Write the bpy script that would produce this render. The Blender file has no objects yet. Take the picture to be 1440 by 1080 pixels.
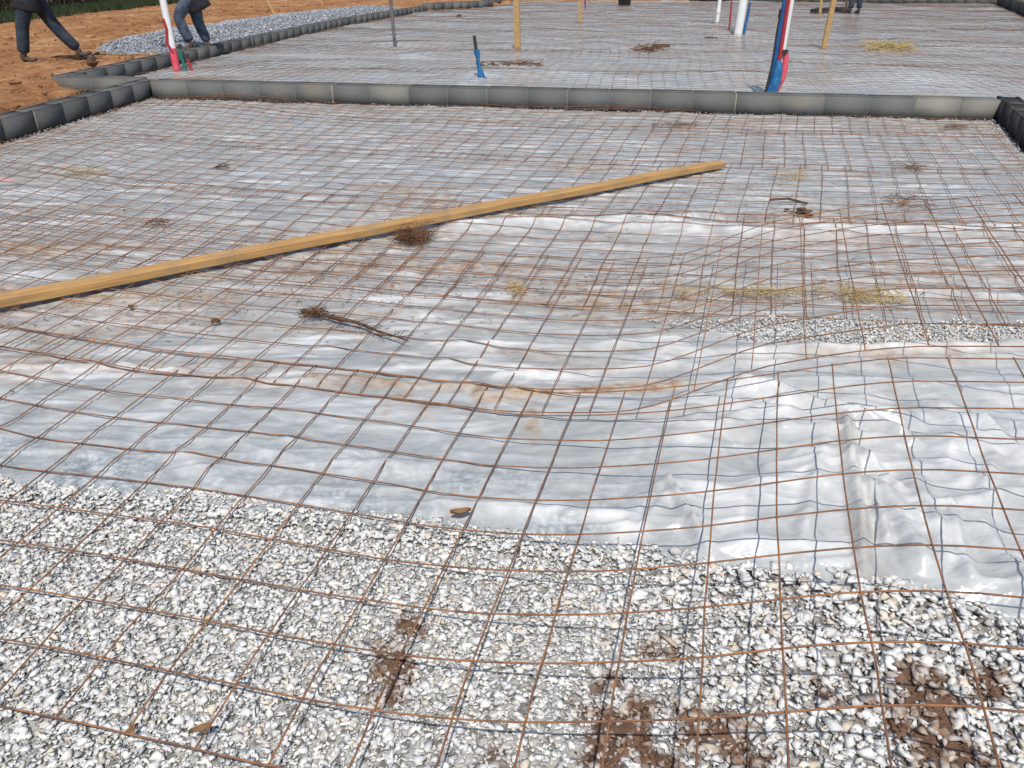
import bpy, bmesh, math, random
import numpy as np
from mathutils import Vector, Matrix
random.seed(7); rng = np.random.default_rng(11)
C = bpy.context.scene.collection
R_ = math.radians
SC = bpy.context.scene

# ------------------------------------------------------------------ camera geometry (used to survey points off the photo)
F, HZ, CH = 1120.0, -50.0, 1.3
_t = (540 - HZ) / F; CP = 1 / math.sqrt(1 + _t * _t); SP = _t * CP
def at(px, py, z=0.0):
    a = (px - 720) / F; b = (py - 540) / F
    v = np.array([a, CP - b * SP, -SP - b * CP]); v = v / -v[2]
    return float(v[0] * (CH - z)), float(v[1] * (CH - z)), float(z)

# ------------------------------------------------------------------ numpy gradient noise
def pn(x, y, seed=0):
    r = np.random.default_rng(seed); perm = r.permutation(256); g = r.normal(size=(256, 2)); g /= np.linalg.norm(g, axis=1)[:, None]
    x = np.asarray(x, float); y = np.asarray(y, float)
    xi = np.floor(x).astype(int); yi = np.floor(y).astype(int); xf = x - xi; yf = y - yi
    u = xf**3 * (xf * (xf * 6 - 15) + 10); v = yf**3 * (yf * (yf * 6 - 15) + 10)
    def gr(i, j, dx, dy):
        h = perm[(perm[i & 255] + j) & 255]; return g[h, 0] * dx + g[h, 1] * dy
    a = gr(xi, yi, xf, yf); b = gr(xi + 1, yi, xf - 1, yf); c = gr(xi, yi + 1, xf, yf - 1); d = gr(xi + 1, yi + 1, xf - 1, yf - 1)
    return (a + u * (b - a)) * (1 - v) + (c + u * (d - c)) * v
def fbm(x, y, seed=0, o=4):
    s = 0; a = 1; f = 1
    for i in range(o):
        s = s + a * pn(np.asarray(x) * f, np.asarray(y) * f, seed + i); a *= .5; f *= 2.03
    return s
def ss(x, a, b):
    t = np.clip((np.asarray(x, float) - a) / (b - a), 0, 1); return t * t * (3 - 2 * t)

# ------------------------------------------------------------------ object helpers
def tag(o, label=None, cat=None, group=None, kind=None):
    if label: o['label'] = label
    if cat: o['category'] = cat
    if group: o['group'] = group
    if kind: o['kind'] = kind
    return o
def empty(name, loc=(0, 0, 0), rz=0, **k):
    o = bpy.data.objects.new(name, None); o.empty_display_size = .1; C.objects.link(o); o.location = loc; o.rotation_euler = (0, 0, rz)
    return tag(o, **k)
def link(name, me, mat, parent=None, smooth=False, loc=None, **k):
    o = bpy.data.objects.new(name, me); C.objects.link(o)
    if mat: me.materials.append(mat)
    if smooth: me.shade_smooth()
    if parent: o.parent = parent
    if loc is not None: o.location = loc
    return tag(o, **k)
def mesh_np(name, V, Fq, attrs=None):
    V = np.asarray(V, np.float32); Fq = np.asarray(Fq, np.int32); n = Fq.shape[1]
    me = bpy.data.meshes.new(name)
    me.vertices.add(len(V)); me.vertices.foreach_set('co', V.ravel())
    me.loops.add(Fq.size); me.loops.foreach_set('vertex_index', Fq.ravel())
    me.polygons.add(len(Fq)); me.polygons.foreach_set('loop_start', np.arange(0, Fq.size, n, dtype=np.int32))
    me.update(calc_edges=True)
    for k, v in (attrs or {}).items():
        a = me.attributes.new(k, 'FLOAT', 'POINT'); a.data.foreach_set('value', np.asarray(v, np.float32))
    return me
def grid_faces(nu, nv):
    i = np.arange(nu - 1)[:, None] * nv + np.arange(nv - 1)[None, :]
    return np.stack([i, i + nv, i + nv + 1, i + 1], -1).reshape(-1, 4)
class MB:
    def __init__(s): s.v = []; s.f = []; s.a = []; s.n = 0
    def add(s, V, Fq, a=0.0):
        V = np.asarray(V, float); Fq = np.asarray(Fq, int)
        s.v.append(V); s.f.append(Fq + s.n); s.a.append(np.full(len(V), a) if np.isscalar(a) else np.asarray(a)); s.n += len(V)
    def box(s, lo, hi, M=None, a=0.0):
        x0, y0, z0 = lo; x1, y1, z1 = hi
        V = np.array([(x0,y0,z0),(x1,y0,z0),(x1,y1,z0),(x0,y1,z0),(x0,y0,z1),(x1,y0,z1),(x1,y1,z1),(x0,y1,z1)], float)
        if M is not None: V = V @ M[0].T + M[1]
        s.add(V, [(0,3,2,1),(4,5,6,7),(0,1,5,4),(1,2,6,5),(2,3,7,6),(3,0,4,7)], a)
    def tube(s, P, r, n=4, a=0.0, cap=False):
        P = np.asarray(P, float); N = len(P); r = np.broadcast_to(np.asarray(r, float), (N,))
        T = np.gradient(P, axis=0); T /= np.linalg.norm(T, axis=1)[:, None] + 1e-12
        up = np.array([0, 0, 1.0]) if abs(T[:, 2]).mean() < .8 else np.array([0, 1.0, 0.0])
        S = np.cross(T, up); S /= np.linalg.norm(S, axis=1)[:, None] + 1e-12; U = np.cross(S, T)
        ang = np.arange(n) * 2 * math.pi / n + math.pi / n
        V = P[:, None, :] + r[:, None, None] * (np.cos(ang)[None, :, None] * S[:, None, :] + np.sin(ang)[None, :, None] * U[:, None, :])
        i = np.arange(N - 1)[:, None] * n; j = np.arange(n)[None, :]; j2 = (j + 1) % n
        Fq = np.stack([i + j, i + j2, i + n + j2, i + n + j], -1).reshape(-1, 4)
        V = V.reshape(-1, 3)
        if cap:
            k = len(V); V = np.vstack([V, P[:1], P[-1:]])
            c = []
            for q in range(n):
                c.append((k, (q + 1) % n, q, k)); c.append((k + 1, (N - 1) * n + q, (N - 1) * n + (q + 1) % n, k + 1))
            s.add(V, Fq, a); base = s.n - len(V)
            s.tri = getattr(s, 'tri', []) + [(x[0] + base, x[1] + base, x[2] + base) for x in c]
        else: s.add(V, Fq, a)
    def mesh(s, name):
        V = np.vstack(s.v); Fq = np.vstack(s.f); A = np.concatenate(s.a)
        if getattr(s, 'tri', None):
            me = bpy.data.meshes.new(name); me.from_pydata(V.tolist(), [], Fq.tolist() + s.tri)
            at_ = me.attributes.new('tint', 'FLOAT', 'POINT'); at_.data.foreach_set('value', A.astype(np.float32)); return me
        return mesh_np(name, V, Fq, {'tint': A})

# ------------------------------------------------------------------ material helpers
def M(name):
    m = bpy.data.materials.new(name); m.use_nodes = True; nt = m.node_tree; nt.nodes.clear()
    o = nt.nodes.new('ShaderNodeOutputMaterial'); b = nt.nodes.new('ShaderNodeBsdfPrincipled'); nt.links.new(b.outputs[0], o.inputs[0])
    return m, nt, b
def N(nt, t, **k):
    n = nt.nodes.new('ShaderNode' + t)
    for a, v in k.items():
        if a in n.inputs: n.inputs[a].default_value = v
        else: setattr(n, a, v)
    return n
def L(nt, a, b): nt.links.new(a, b)
def noise(nt, co, scale, detail=4, rough=.55, dist=0):
    n = N(nt, 'TexNoise'); n.inputs['Scale'].default_value = scale; n.inputs['Detail'].default_value = detail; n.inputs['Roughness'].default_value = rough; n.inputs['Distortion'].default_value = dist
    L(nt, co, n.inputs['Vector']); return n.outputs['Fac']
def ramp(nt, fac, stops, interp='LINEAR'):
    r = N(nt, 'ValToRGB'); cr = r.color_ramp; cr.interpolation = interp
    while len(cr.elements) < len(stops): cr.elements.new(.5)
    for e, (p, c) in zip(cr.elements, stops):
        e.position = p; e.color = (c if len(c) == 4 else (*c, 1)) if not isinstance(c, (int, float)) else (c, c, c, 1)
    L(nt, fac, r.inputs[0]); return r.outputs[0]
def mix(nt, f, a, b, mode='MIX'):
    n = N(nt, 'Mix', data_type='RGBA', blend_type=mode)
    for i, v in ((0, f), (6, a), (7, b)):
        if hasattr(v, 'links'): L(nt, v, n.inputs[i])
        else: n.inputs[i].default_value = v if i == 0 else (*v, 1)
    return n.outputs[2]
def math_(nt, op, a, b=0.0, clamp=False):
    n = N(nt, 'Math', operation=op, use_clamp=clamp)
    for i, v in ((0, a), (1, b)):
        if hasattr(v, 'links'): L(nt, v, n.inputs[i])
        else: n.inputs[i].default_value = v
    return n.outputs[0]
def bump(nt, b, h, strength, dist):
    n = N(nt, 'Bump'); n.inputs['Strength'].default_value = strength; n.inputs['Distance'].default_value = dist
    L(nt, h, n.inputs['Height']); L(nt, n.outputs[0], b.inputs['Normal'])
def attr(nt, name): return N(nt, 'Attribute', attribute_name=name).outputs['Fac']
def objco(nt, scale=(1, 1, 1)):
    t = N(nt, 'TexCoord'); m = N(nt, 'Mapping'); m.inputs['Scale'].default_value = scale; L(nt, t.outputs['Object'], m.inputs[0]); return m.outputs[0]

def mat_simple(name, c1, c2, scale=8, rough=.7, bstr=.3, bd=.01, spec=.4, st=(1, 1, 1), metal=0):
    m, nt, b = M(name); co = objco(nt, st); n = noise(nt, co, scale)
    L(nt, ramp(nt, n, [(.3, c1), (.7, c2)]), b.inputs['Base Color']); b.inputs['Roughness'].default_value = rough
    b.inputs['Specular IOR Level'].default_value = spec; b.inputs['Metallic'].default_value = metal
    bump(nt, b, noise(nt, co, scale * 3), bstr, bd); return m

# dirt
m_dirt, nt, b = M('clay_dirt'); co = objco(nt)
n1 = noise(nt, co, .55, 6, .6, .6); n2 = noise(nt, co, 7, 8, .65); n3 = noise(nt, co, 2.2, 5, .6)
c = ramp(nt, n1, [(.3, (.31, .145, .06)), (.5, (.42, .205, .09)), (.7, (.52, .30, .15))])
c = mix(nt, ramp(nt, n2, [(.42, 0.0), (.62, 1.0)]), mix(nt, .55, c, (.12, .045, .018)), c)
c = mix(nt, ramp(nt, n3, [(.5, 0.0), (.75, .6)]), c, (.6, .38, .2))
g = attr(nt, 'grass'); cg = ramp(nt, noise(nt, co, 3, 6), [(.35, (.016, .024, .01)), (.65, (.05, .055, .022))])
c = mix(nt, g, c, cg)
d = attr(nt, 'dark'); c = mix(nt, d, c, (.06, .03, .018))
L(nt, c, b.inputs['Base Color']); b.inputs['Roughness'].default_value = .95; b.inputs['Specular IOR Level'].default_value = .15
bump(nt, b, noise(nt, co, 9, 8, .7), .9, .06)
# gravel bed under the stones
m_bed, nt, b = M('gravel_bed'); co = objco(nt)
v = N(nt, 'TexVoronoi', feature='F1'); v.inputs['Scale'].default_value = 55; L(nt, co, v.inputs['Vector'])
cv = ramp(nt, v.outputs['Distance'], [(.15, (.62, .61, .58)), (.5, (.46, .45, .42)), (.75, (.20, .19, .17))])
soil = ramp(nt, noise(nt, co, 40, 6), [(.3, (.10, .055, .033)), (.7, (.24, .135, .08))])
c = mix(nt, attr(nt, 'soil'), cv, soil)
L(nt, c, b.inputs['Base Color']); b.inputs['Roughness'].default_value = .95
bump(nt, b, noise(nt, co, 60, 6, .7), .7, .02)
# stones
def stone_mat(name, stops):
    m, nt, b = M(name); ge = N(nt, 'NewGeometry'); co = objco(nt)
    c = ramp(nt, ge.outputs['Random Per Island'], stops)
    c = mix(nt, .5, c, ramp(nt, noise(nt, co, 90, 4), [(.3, .78), (.65, 1.0)]), 'MULTIPLY')
    s = attr(nt, 'tint'); sf = math_(nt, 'MULTIPLY', s, ramp(nt, noise(nt, co, 45, 5), [(.35, .25), (.6, 1.0)]), True)
    c = mix(nt, sf, c, (.24, .15, .10))
    L(nt, c, b.inputs['Base Color']); b.inputs['Roughness'].default_value = .95; b.inputs['Specular IOR Level'].default_value = .15
    bump(nt, b, noise(nt, co, 200, 5), .5, .004); return m
m_stone = stone_mat('crushed_stone', [(0, (.48, .475, .46)), (.10, (.61, .60, .58)), (.35, (.72, .705, .67)), (.62, (.78, .765, .72)), (.78, (.60, .605, .61)), (.88, (.78, .77, .74)), (.95, (.70, .61, .48)), (1, (.55, .48, .39))])
m_stone2 = stone_mat('blue_grey_stone', [(0, (.24, .25, .27)), (.4, (.34, .355, .38)), (.8, (.44, .455, .48)), (1, (.56, .57, .58))])
# plastic
m_pl, nt, b = M('polythene_film'); co = objco(nt)
nf = attr(nt, 'near'); sk = attr(nt, 'streak')
nA = noise(nt, objco(nt, (1, 1.35, 1)), 7.5, 5, .62, 1.0); nB = noise(nt, co, 2.3, 4, .55, .6); n3 = noise(nt, co, 60, 4, .6)
cc = ramp(nt, nA, [(.30, (.24, .25, .245)), (.45, (.33, .345, .342)), (.55, (.385, .40, .395)), (.68, (.55, .555, .545))])
cc = mix(nt, ramp(nt, nB, [(.38, 0.0), (.62, .8)]), cc, (.38, .395, .388))
peb = ramp(nt, noise(nt, co, 34, 5, .65), [(.36, (.13, .145, .16)), (.5, (.30, .33, .35)), (.62, (.55, .58, .59))])
cc = mix(nt, math_(nt, 'MULTIPLY', nf, ramp(nt, noise(nt, co, 5, 3), [(.4, .15), (.6, .8)])), cc, peb)
glare_strk = ramp(nt, noise(nt, objco(nt, (1, 6.5, 1)), 1.5, 5, .6, .4), [(.53, 0.0), (.63, .8)])  # bright glare streaks painted into the film colour
strk2 = ramp(nt, noise(nt, objco(nt, (1, 5, 1)), 2.6, 4, .6, .4), [(.38, .6), (.47, 0.0)])
cc = mix(nt, math_(nt, 'MULTIPLY', sk, strk2), cc, (.235, .26, .285)); cc = mix(nt, math_(nt, 'MULTIPLY', sk, glare_strk), cc, (.68, .70, .71))
w = attr(nt, 'white'); cw = ramp(nt, noise(nt, co, 9, 3), [(.3, (.42, .43, .425)), (.65, (.78, .78, .765))])
c = mix(nt, w, cc, cw)
s = attr(nt, 'stain'); sn = ramp(nt, noise(nt, objco(nt, (1, 2.6, 1)), 11, 8, .72), [(.34, 0.0), (.56, 1.0)])
sc_ = ramp(nt, noise(nt, co, 19, 4), [(.38, (.22, .115, .05)), (.48, (.38, .22, .10)), (.62, (.46, .37, .26))])
c = mix(nt, math_(nt, 'MULTIPLY', math_(nt, 'MULTIPLY', s, sn, True), math_(nt, 'SUBTRACT', 1.0, math_(nt, 'MULTIPLY', w, .75))), c, sc_)
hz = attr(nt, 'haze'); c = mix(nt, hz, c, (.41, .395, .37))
tl = N(nt, 'BsdfTranslucent'); L(nt, c, tl.inputs[0])
L(nt, c, b.inputs['Base Color']); b.inputs['Roughness'].default_value = .2; b.inputs['Specular IOR Level'].default_value = .6
bh = math_(nt, 'ADD', noise(nt, objco(nt, (1, 2.4, 1)), 6, 3, .5, .3), math_(nt, 'MULTIPLY', noise(nt, co, 45, 2), math_(nt, 'ADD', .03, math_(nt, 'MULTIPLY', nf, .14))))
bump(nt, b, bh, .28, .05)
# wire
m_wire, nt, b = M('rusty_wire'); co = objco(nt)
L(nt, ramp(nt, noise(nt, co, 14, 5, .7), [(.3, (.10, .055, .038)), (.5, (.24, .115, .058)), (.7, (.44, .19, .07))]), b.inputs['Base Color'])
b.inputs['Roughness'].default_value = .75; b.inputs['Specular IOR Level'].default_value = .3
m_wire2 = mat_simple('weathered_wire', (.10, .07, .055), (.25, .14, .09), 14, .75, .0)
# block
def block_mat(name, base, k=.92):
    m, nt, b = M(name); co = objco(nt); t = attr(nt, 'tint')
    c = ramp(nt, noise(nt, co, 160, 3), [(.3, tuple(x * .72 * k for x in base)), (.7, tuple(x * 1.25 * k for x in base))])
    c = mix(nt, math_(nt, 'MULTIPLY', t, .55, True), c, (.34, .32, .27))
    c = mix(nt, ramp(nt, noise(nt, co, 3, 6, .7), [(.5, 0.0), (.72, .45)]), c, (.26, .17, .10))
    c = mix(nt, ramp(nt, noise(nt, co, 1.1, 3, .6), [(.4, 0.0), (.65, .4)]), c, tuple(x * .5 for x in base))
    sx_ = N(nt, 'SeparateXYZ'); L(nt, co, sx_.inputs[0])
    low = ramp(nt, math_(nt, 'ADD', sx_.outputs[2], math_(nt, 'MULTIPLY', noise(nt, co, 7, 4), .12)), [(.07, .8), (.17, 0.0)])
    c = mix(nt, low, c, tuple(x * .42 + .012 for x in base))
    L(nt, c, b.inputs['Base Color']); b.inputs['Roughness'].default_value = .92; b.inputs['Specular IOR Level'].default_value = .2
    bump(nt, b, noise(nt, co, 220, 4), .6, .004); return m
m_blk = block_mat('concrete_block', (.155, .158, .153)); m_blk2 = block_mat('shaded_concrete_block', (.115, .12, .122)); m_blk3 = block_mat('deep_shade_block', (.035, .035, .04))  # m_blk2 and m_blk3 darken the block colour to paint in unlit side faces
# wood
def wood(name, a, bb, k):
    m, nt, b = M(name); co = objco(nt, (.7, 12, 12)); co2 = objco(nt)
    c = ramp(nt, noise(nt, co, 5, 8, .65, .5), [(.3, a), (.7, bb)])
    v = N(nt, 'TexVoronoi', feature='F1'); v.inputs['Scale'].default_value = 2.2; L(nt, objco(nt, (1, 3, 3)), v.inputs['Vector'])
    c = mix(nt, ramp(nt, v.outputs['Distance'], [(.035, .95), (.10, 0.0)]), c, k)
    c = mix(nt, ramp(nt, noise(nt, co2, 9, 5), [(.5, 0.0), (.7, .6)]), c, (.27, .19, .12))
    L(nt, c, b.inputs['Base Color']); b.inputs['Roughness'].default_value = .7; b.inputs['Specular IOR Level'].default_value = .25
    bump(nt, b, noise(nt, co, 9, 6), .3, .003); return m
m_lum = wood('pine_lumber', (.33, .175, .062), (.57, .345, .14), (.08, .035, .018))
m_stake = wood('stake_wood', (.36, .22, .09), (.52, .34, .15), (.15, .07, .03))
m_pvc = mat_simple('white_pvc', (.72, .72, .70), (.82, .82, .80), 6, .35, .05)
m_red = mat_simple('red_tube', (.33, .025, .035), (.42, .04, .05), 6, .4, .05)
m_pink = mat_simple('red_tape', (.62, .05, .09), (.75, .14, .17), 12, .45, .4)
m_blue = mat_simple('blue_tube', (.012, .07, .20), (.02, .11, .30), 9, .4, .1)
m_tape = mat_simple('blue_tape', (.012, .08, .22), (.03, .20, .42), 22, .4, .8, .01)
m_blk_t = mat_simple('black_tape', (.02, .02, .02), (.05, .045, .045), 12, .5, .2)
m_grey = mat_simple('dark_grey_metal', (.09, .09, .09), (.18, .18, .18), 9, .55, .1)
m_teal = mat_simple('green_tube', (.01, .13, .09), (.02, .2, .14), 9, .5, .1)
m_flag = mat_simple('pink_ribbon', (.6, .2, .22), (.72, .45, .44), 9, .5, .3)
m_purp = mat_simple('purple_ribbon', (.22, .02, .16), (.3, .05, .22), 9, .5, .3)
m_denim = mat_simple('blue_denim', (.015, .021, .033), (.046, .064, .094), 7, .9, .5, .02)
m_denim2 = mat_simple('faded_denim', (.022, .034, .056), (.095, .13, .185), 9, .9, .5, .02)
m_jacket = mat_simple('black_cloth', (.008, .009, .014), (.022, .023, .03), 9, .9, .5, .02)
m_boot = mat_simple('brown_leather', (.05, .03, .02), (.10, .07, .045), 14, .7, .3)
m_skin = mat_simple('skin', (.42, .24, .16), (.5, .3, .21), 14, .55, .1)
m_hair = mat_simple('dark_hair', (.02, .014, .01), (.05, .035, .025), 40, .7, .6)
m_eye = mat_simple('eye_white', (.6, .58, .55), (.66, .64, .6), 14, .3, .0)
m_bark = mat_simple('tree_bark', (.05, .04, .03), (.14, .12, .10), 12, .95, .9, .04, st=(1, 1, .3))
m_leaf = mat_simple('dark_leaf', (.022, .026, .010), (.075, .075, .03), 5, .8, .0)
m_brush = mat_simple('dead_brush', (.05, .035, .022), (.13, .10, .06), 5, .9, .0)
m_straw = mat_simple('dry_straw', (.42, .30, .10), (.6, .46, .2), 14, .8, .1)
m_needle = mat_simple('pine_straw', (.10, .045, .022), (.22, .11, .05), 14, .85, .1)
m_clod = mat_simple('soil_clod', (.055, .028, .016), (.16, .085, .048), 30, .95, .9, .01)
m_mortar, nt, b = M('mortar'); L(nt, mix(nt, attr(nt, 'tint'), (.13, .13, .125), (.34, .30, .22)), b.inputs['Base Color']); b.inputs['Roughness'].default_value = .95; bump(nt, b, noise(nt, objco(nt), 90, 3), .5, .004)

# ------------------------------------------------------------------ layout lines
def XL(y): return -4.62 + (np.asarray(y) - 1.9) * .108 * 1.0 + .0      # inner face of left wall
def XRt(y): return 4.05 + (np.asarray(y) - 6.34) * .35                 # inner face of right wall
def YW(x): return 8.30 - .135 * np.asarray(x)                            # near face of dividing wall
A0 = at(0, 206, 0); A1 = at(215, 141, 0)
kx = (A1[0] - A0[0]) / (A1[1] - A0[1])
def XL(y): return A0[0] + (np.asarray(y) - A0[1]) * kx
B0 = at(1400, 172, 0); B1 = at(1440, 214, 0); kr = (B0[0] - B1[0]) / (B0[1] - B1[1])
def XRt(y): return B0[0] + (np.asarray(y) - B0[1]) * kr
D0 = at(215, 141, 0); D1 = at(1400, 172, 0); kd = (D1[1] - D0[1]) / (D1[0] - D0[0])
def YW(x): return D0[1] + (np.asarray(x) - D0[0]) * kd
edge_pts = [at(x, y, .01) for x, y in ((-500, 640), (-200, 668), (0, 684), (120, 697), (260, 703), (400, 722), (480, 735), (600, 746), (700, 757), (830, 776), (930, 786), (1000, 797), (1090, 808), (1200, 826), (1275, 834), (1340, 846), (1440, 885), (1600, 960))]
ex = np.array([p[0] for p in edge_pts]); ey = np.array([p[1] for p in edge_pts])
o_ = np.argsort(ex); ex = ex[o_]; ey = ey[o_]
def edge(x): return np.interp(x, ex, ey)
# outline of the whole slab (near room + far room)
far_left = [at(100, 130, 0), at(215, 103, 0), at(360, 68, 0), at(485, 38, 0), at(600, 17, 0), at(685, 12, 0), at(722, 5, 0), at(745, -3, 0)]
far_left = [(p[0], p[1]) for p in far_left]
fr = [at(1440, 25, 0), at(1400, 8, 0), at(1250, 2.5, 0)]
FR0 = (fr[0][0], fr[0][1]); FR1 = (fr[1][0], fr[1][1]); FB = (fr[2][0], fr[2][1])
YB = 36.0
def inside(x, y):
    x = np.asarray(x, float); y = np.asarray(y, float)
    near = (y < YW(x) + .1) & (x > XL(y) - .1) & (x < XRt(y) + .1)
    fx = np.array([p[0] for p in far_left]); fy = np.array([p[1] for p in far_left])
    xl = np.interp(y, fy, fx)
    s = (FR1[0] - FR0[0]) / (FR1[1] - FR0[1]); xr = FR0[0] + (y - FR0[1]) * s
    far = (y >= YW(x)) & (x > xl - .1) & (x < np.maximum(xr, 4.5) + .1) & (y < YB)
    return near | far
# ------------------------------------------------------------------ sky, sun, camera
W = bpy.data.worlds.new('World'); SC.world = W; W.use_nodes = True; nt = W.node_tree
sky = nt.nodes.new('ShaderNodeTexSky'); sky.sky_type = 'NISHITA'; sky.sun_disc = False; sky.sun_elevation = R_(59); sky.sun_rotation = R_(182)
sky.air_density = 1.0; sky.dust_density = 1.0
bg = nt.nodes['Background']; bg.inputs[1].default_value = .112; nt.links.new(sky.outputs[0], bg.inputs[0])
sun = bpy.data.lights.new('sun', 'SUN'); sun.energy = 4.05; sun.angle = R_(.5); sun.color = (1, .96, .90)
so = bpy.data.objects.new('sun', sun); C.objects.link(so); so.rotation_euler = (R_(31), 0, R_(2)); so.location = (0, -5, 10)
cam = bpy.data.cameras.new('camera'); co_ = bpy.data.objects.new('camera', cam); C.objects.link(co_); SC.camera = co_
cam.sensor_width = 36; cam.lens = F / 1440 * 36; cam.clip_start = .05; cam.clip_end = 3000
co_.location = (0, 0, CH); co_.rotation_euler = (R_(90) - math.atan(_t), 0, 0)
SC.view_settings.view_transform = 'Standard'; SC.view_settings.look = 'None'; SC.view_settings.exposure = 0
SC.render.engine = 'CYCLES'; SC.cycles.max_bounces = 6; SC.cycles.use_denoising = True

# ------------------------------------------------------------------ terrain
def axis(segs):
    out = []
    for a, b_, s in segs: out += list(np.arange(a, b_, s))
    return np.array(sorted(set(np.round(out, 4))))
gx = axis([(-600, -100, 60), (-100, -30, 6), (-30, -13, .6), (-13, -3, .09), (-3, 3, .4), (3, 6, .1), (6, 20, .3), (20, 60, 4), (60, 601, 60)])
gy = axis([(-300, -20, 35), (-20, -2, 1.5), (-2, 5, .3), (5, 18, .09), (18, 36, .25), (36, 60, 2), (60, 200, 12), (200, 1500, 90)])
X, Y = np.meshgrid(gx, gy, indexing='ij'); ins = inside(X, Y)
near_m = ss(X, -40, -20) * (1 - ss(Y, 40, 60))
Z = np.where(ins, -.05, .10 + .05 * fbm(X * .7, Y * .7, 3, 5) * near_m + .05 * fbm(X * 3, Y * 3, 8, 3) * near_m)
Zb = np.where(ins, 0, 1) * np.exp(-((X - XL(Y) + .55) / .3)**2) * (Y < 9.5) * (.07 + .10 * np.maximum(0, fbm(X * 3.5, Y * 3.5, 21, 3)))
Z = Z + Zb - np.where(ins, 0, .18 * ss(X, -4.9, -4.4) * (Y < 9.6) * (X < 0))
grass = ss(-X + .5 * fbm(X * .4, Y * .4, 5), 11.2, 12.2) + ss(Y, 60, 90)
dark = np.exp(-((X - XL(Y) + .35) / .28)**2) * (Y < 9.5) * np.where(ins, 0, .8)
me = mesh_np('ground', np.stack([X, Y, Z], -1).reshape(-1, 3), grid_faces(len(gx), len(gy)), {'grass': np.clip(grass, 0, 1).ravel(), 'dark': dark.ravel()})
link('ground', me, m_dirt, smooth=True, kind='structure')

# ------------------------------------------------------------------ gravel bed (near room) with soil patches
soil_px = [(885, 1030, .13, .9), (850, 960, .06, .5), (1010, 1050, .12, .9), (930, 905, .07, .5), (1300, 970, .10, 1), (1330, 1030, .07, .9), (1250, 1010, .07, .8), (1390, 950, .07, .7), (1240, 940, .06, .5), (990, 1000, .09, .7), (1150, 960, .07, .35),
           (570, 880, .055, .8), (545, 925, .07, .9), (555, 960, .06, .7), (530, 975, .04, .5), (880, 1075, .1, 1), (760, 1075, .05, .4), (1350, 1080, .12, .7), (700, 1100, .1, .5), (1060, 915, .04, .4)]
soil_w = [(at(a, b_, .02), r, k) for a, b_, r, k in soil_px]
def soil_at(x, y):
    s = np.zeros_like(np.asarray(x, float))
    for p, r, k in soil_w: r = r * .74; s = np.maximum(s, k * np.exp(-((x - p[0])**2 + ((y - p[1]) / 1.1)**2) / (r * r)))
    return np.clip(s * (.95 + 1.9 * fbm(x * 15, y * 15, 31, 4)), 0, 1)
bx_ = np.linspace(-3.2, 3.2, 420); by_ = np.linspace(-.6, 2.6, 240)
X, Y = np.meshgrid(bx_, by_, indexing='ij'); S = soil_at(X, Y)
Z = .0005 + .006 * fbm(X * 4, Y * 4, 112, 3) + .010 * ss(S, .3, .9) - .02 * ss(Y, edge(X) + .1, edge(X) + .3)
me = mesh_np('gravel_bed', np.stack([X, Y, Z], -1).reshape(-1, 3), grid_faces(420, 240), {'soil': np.clip(ss(S, .12, .5) + .25 * ss(X, .2, .8), 0, 1).ravel()})
link('gravel_bed', me, m_bed, smooth=True, kind='structure')

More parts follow.
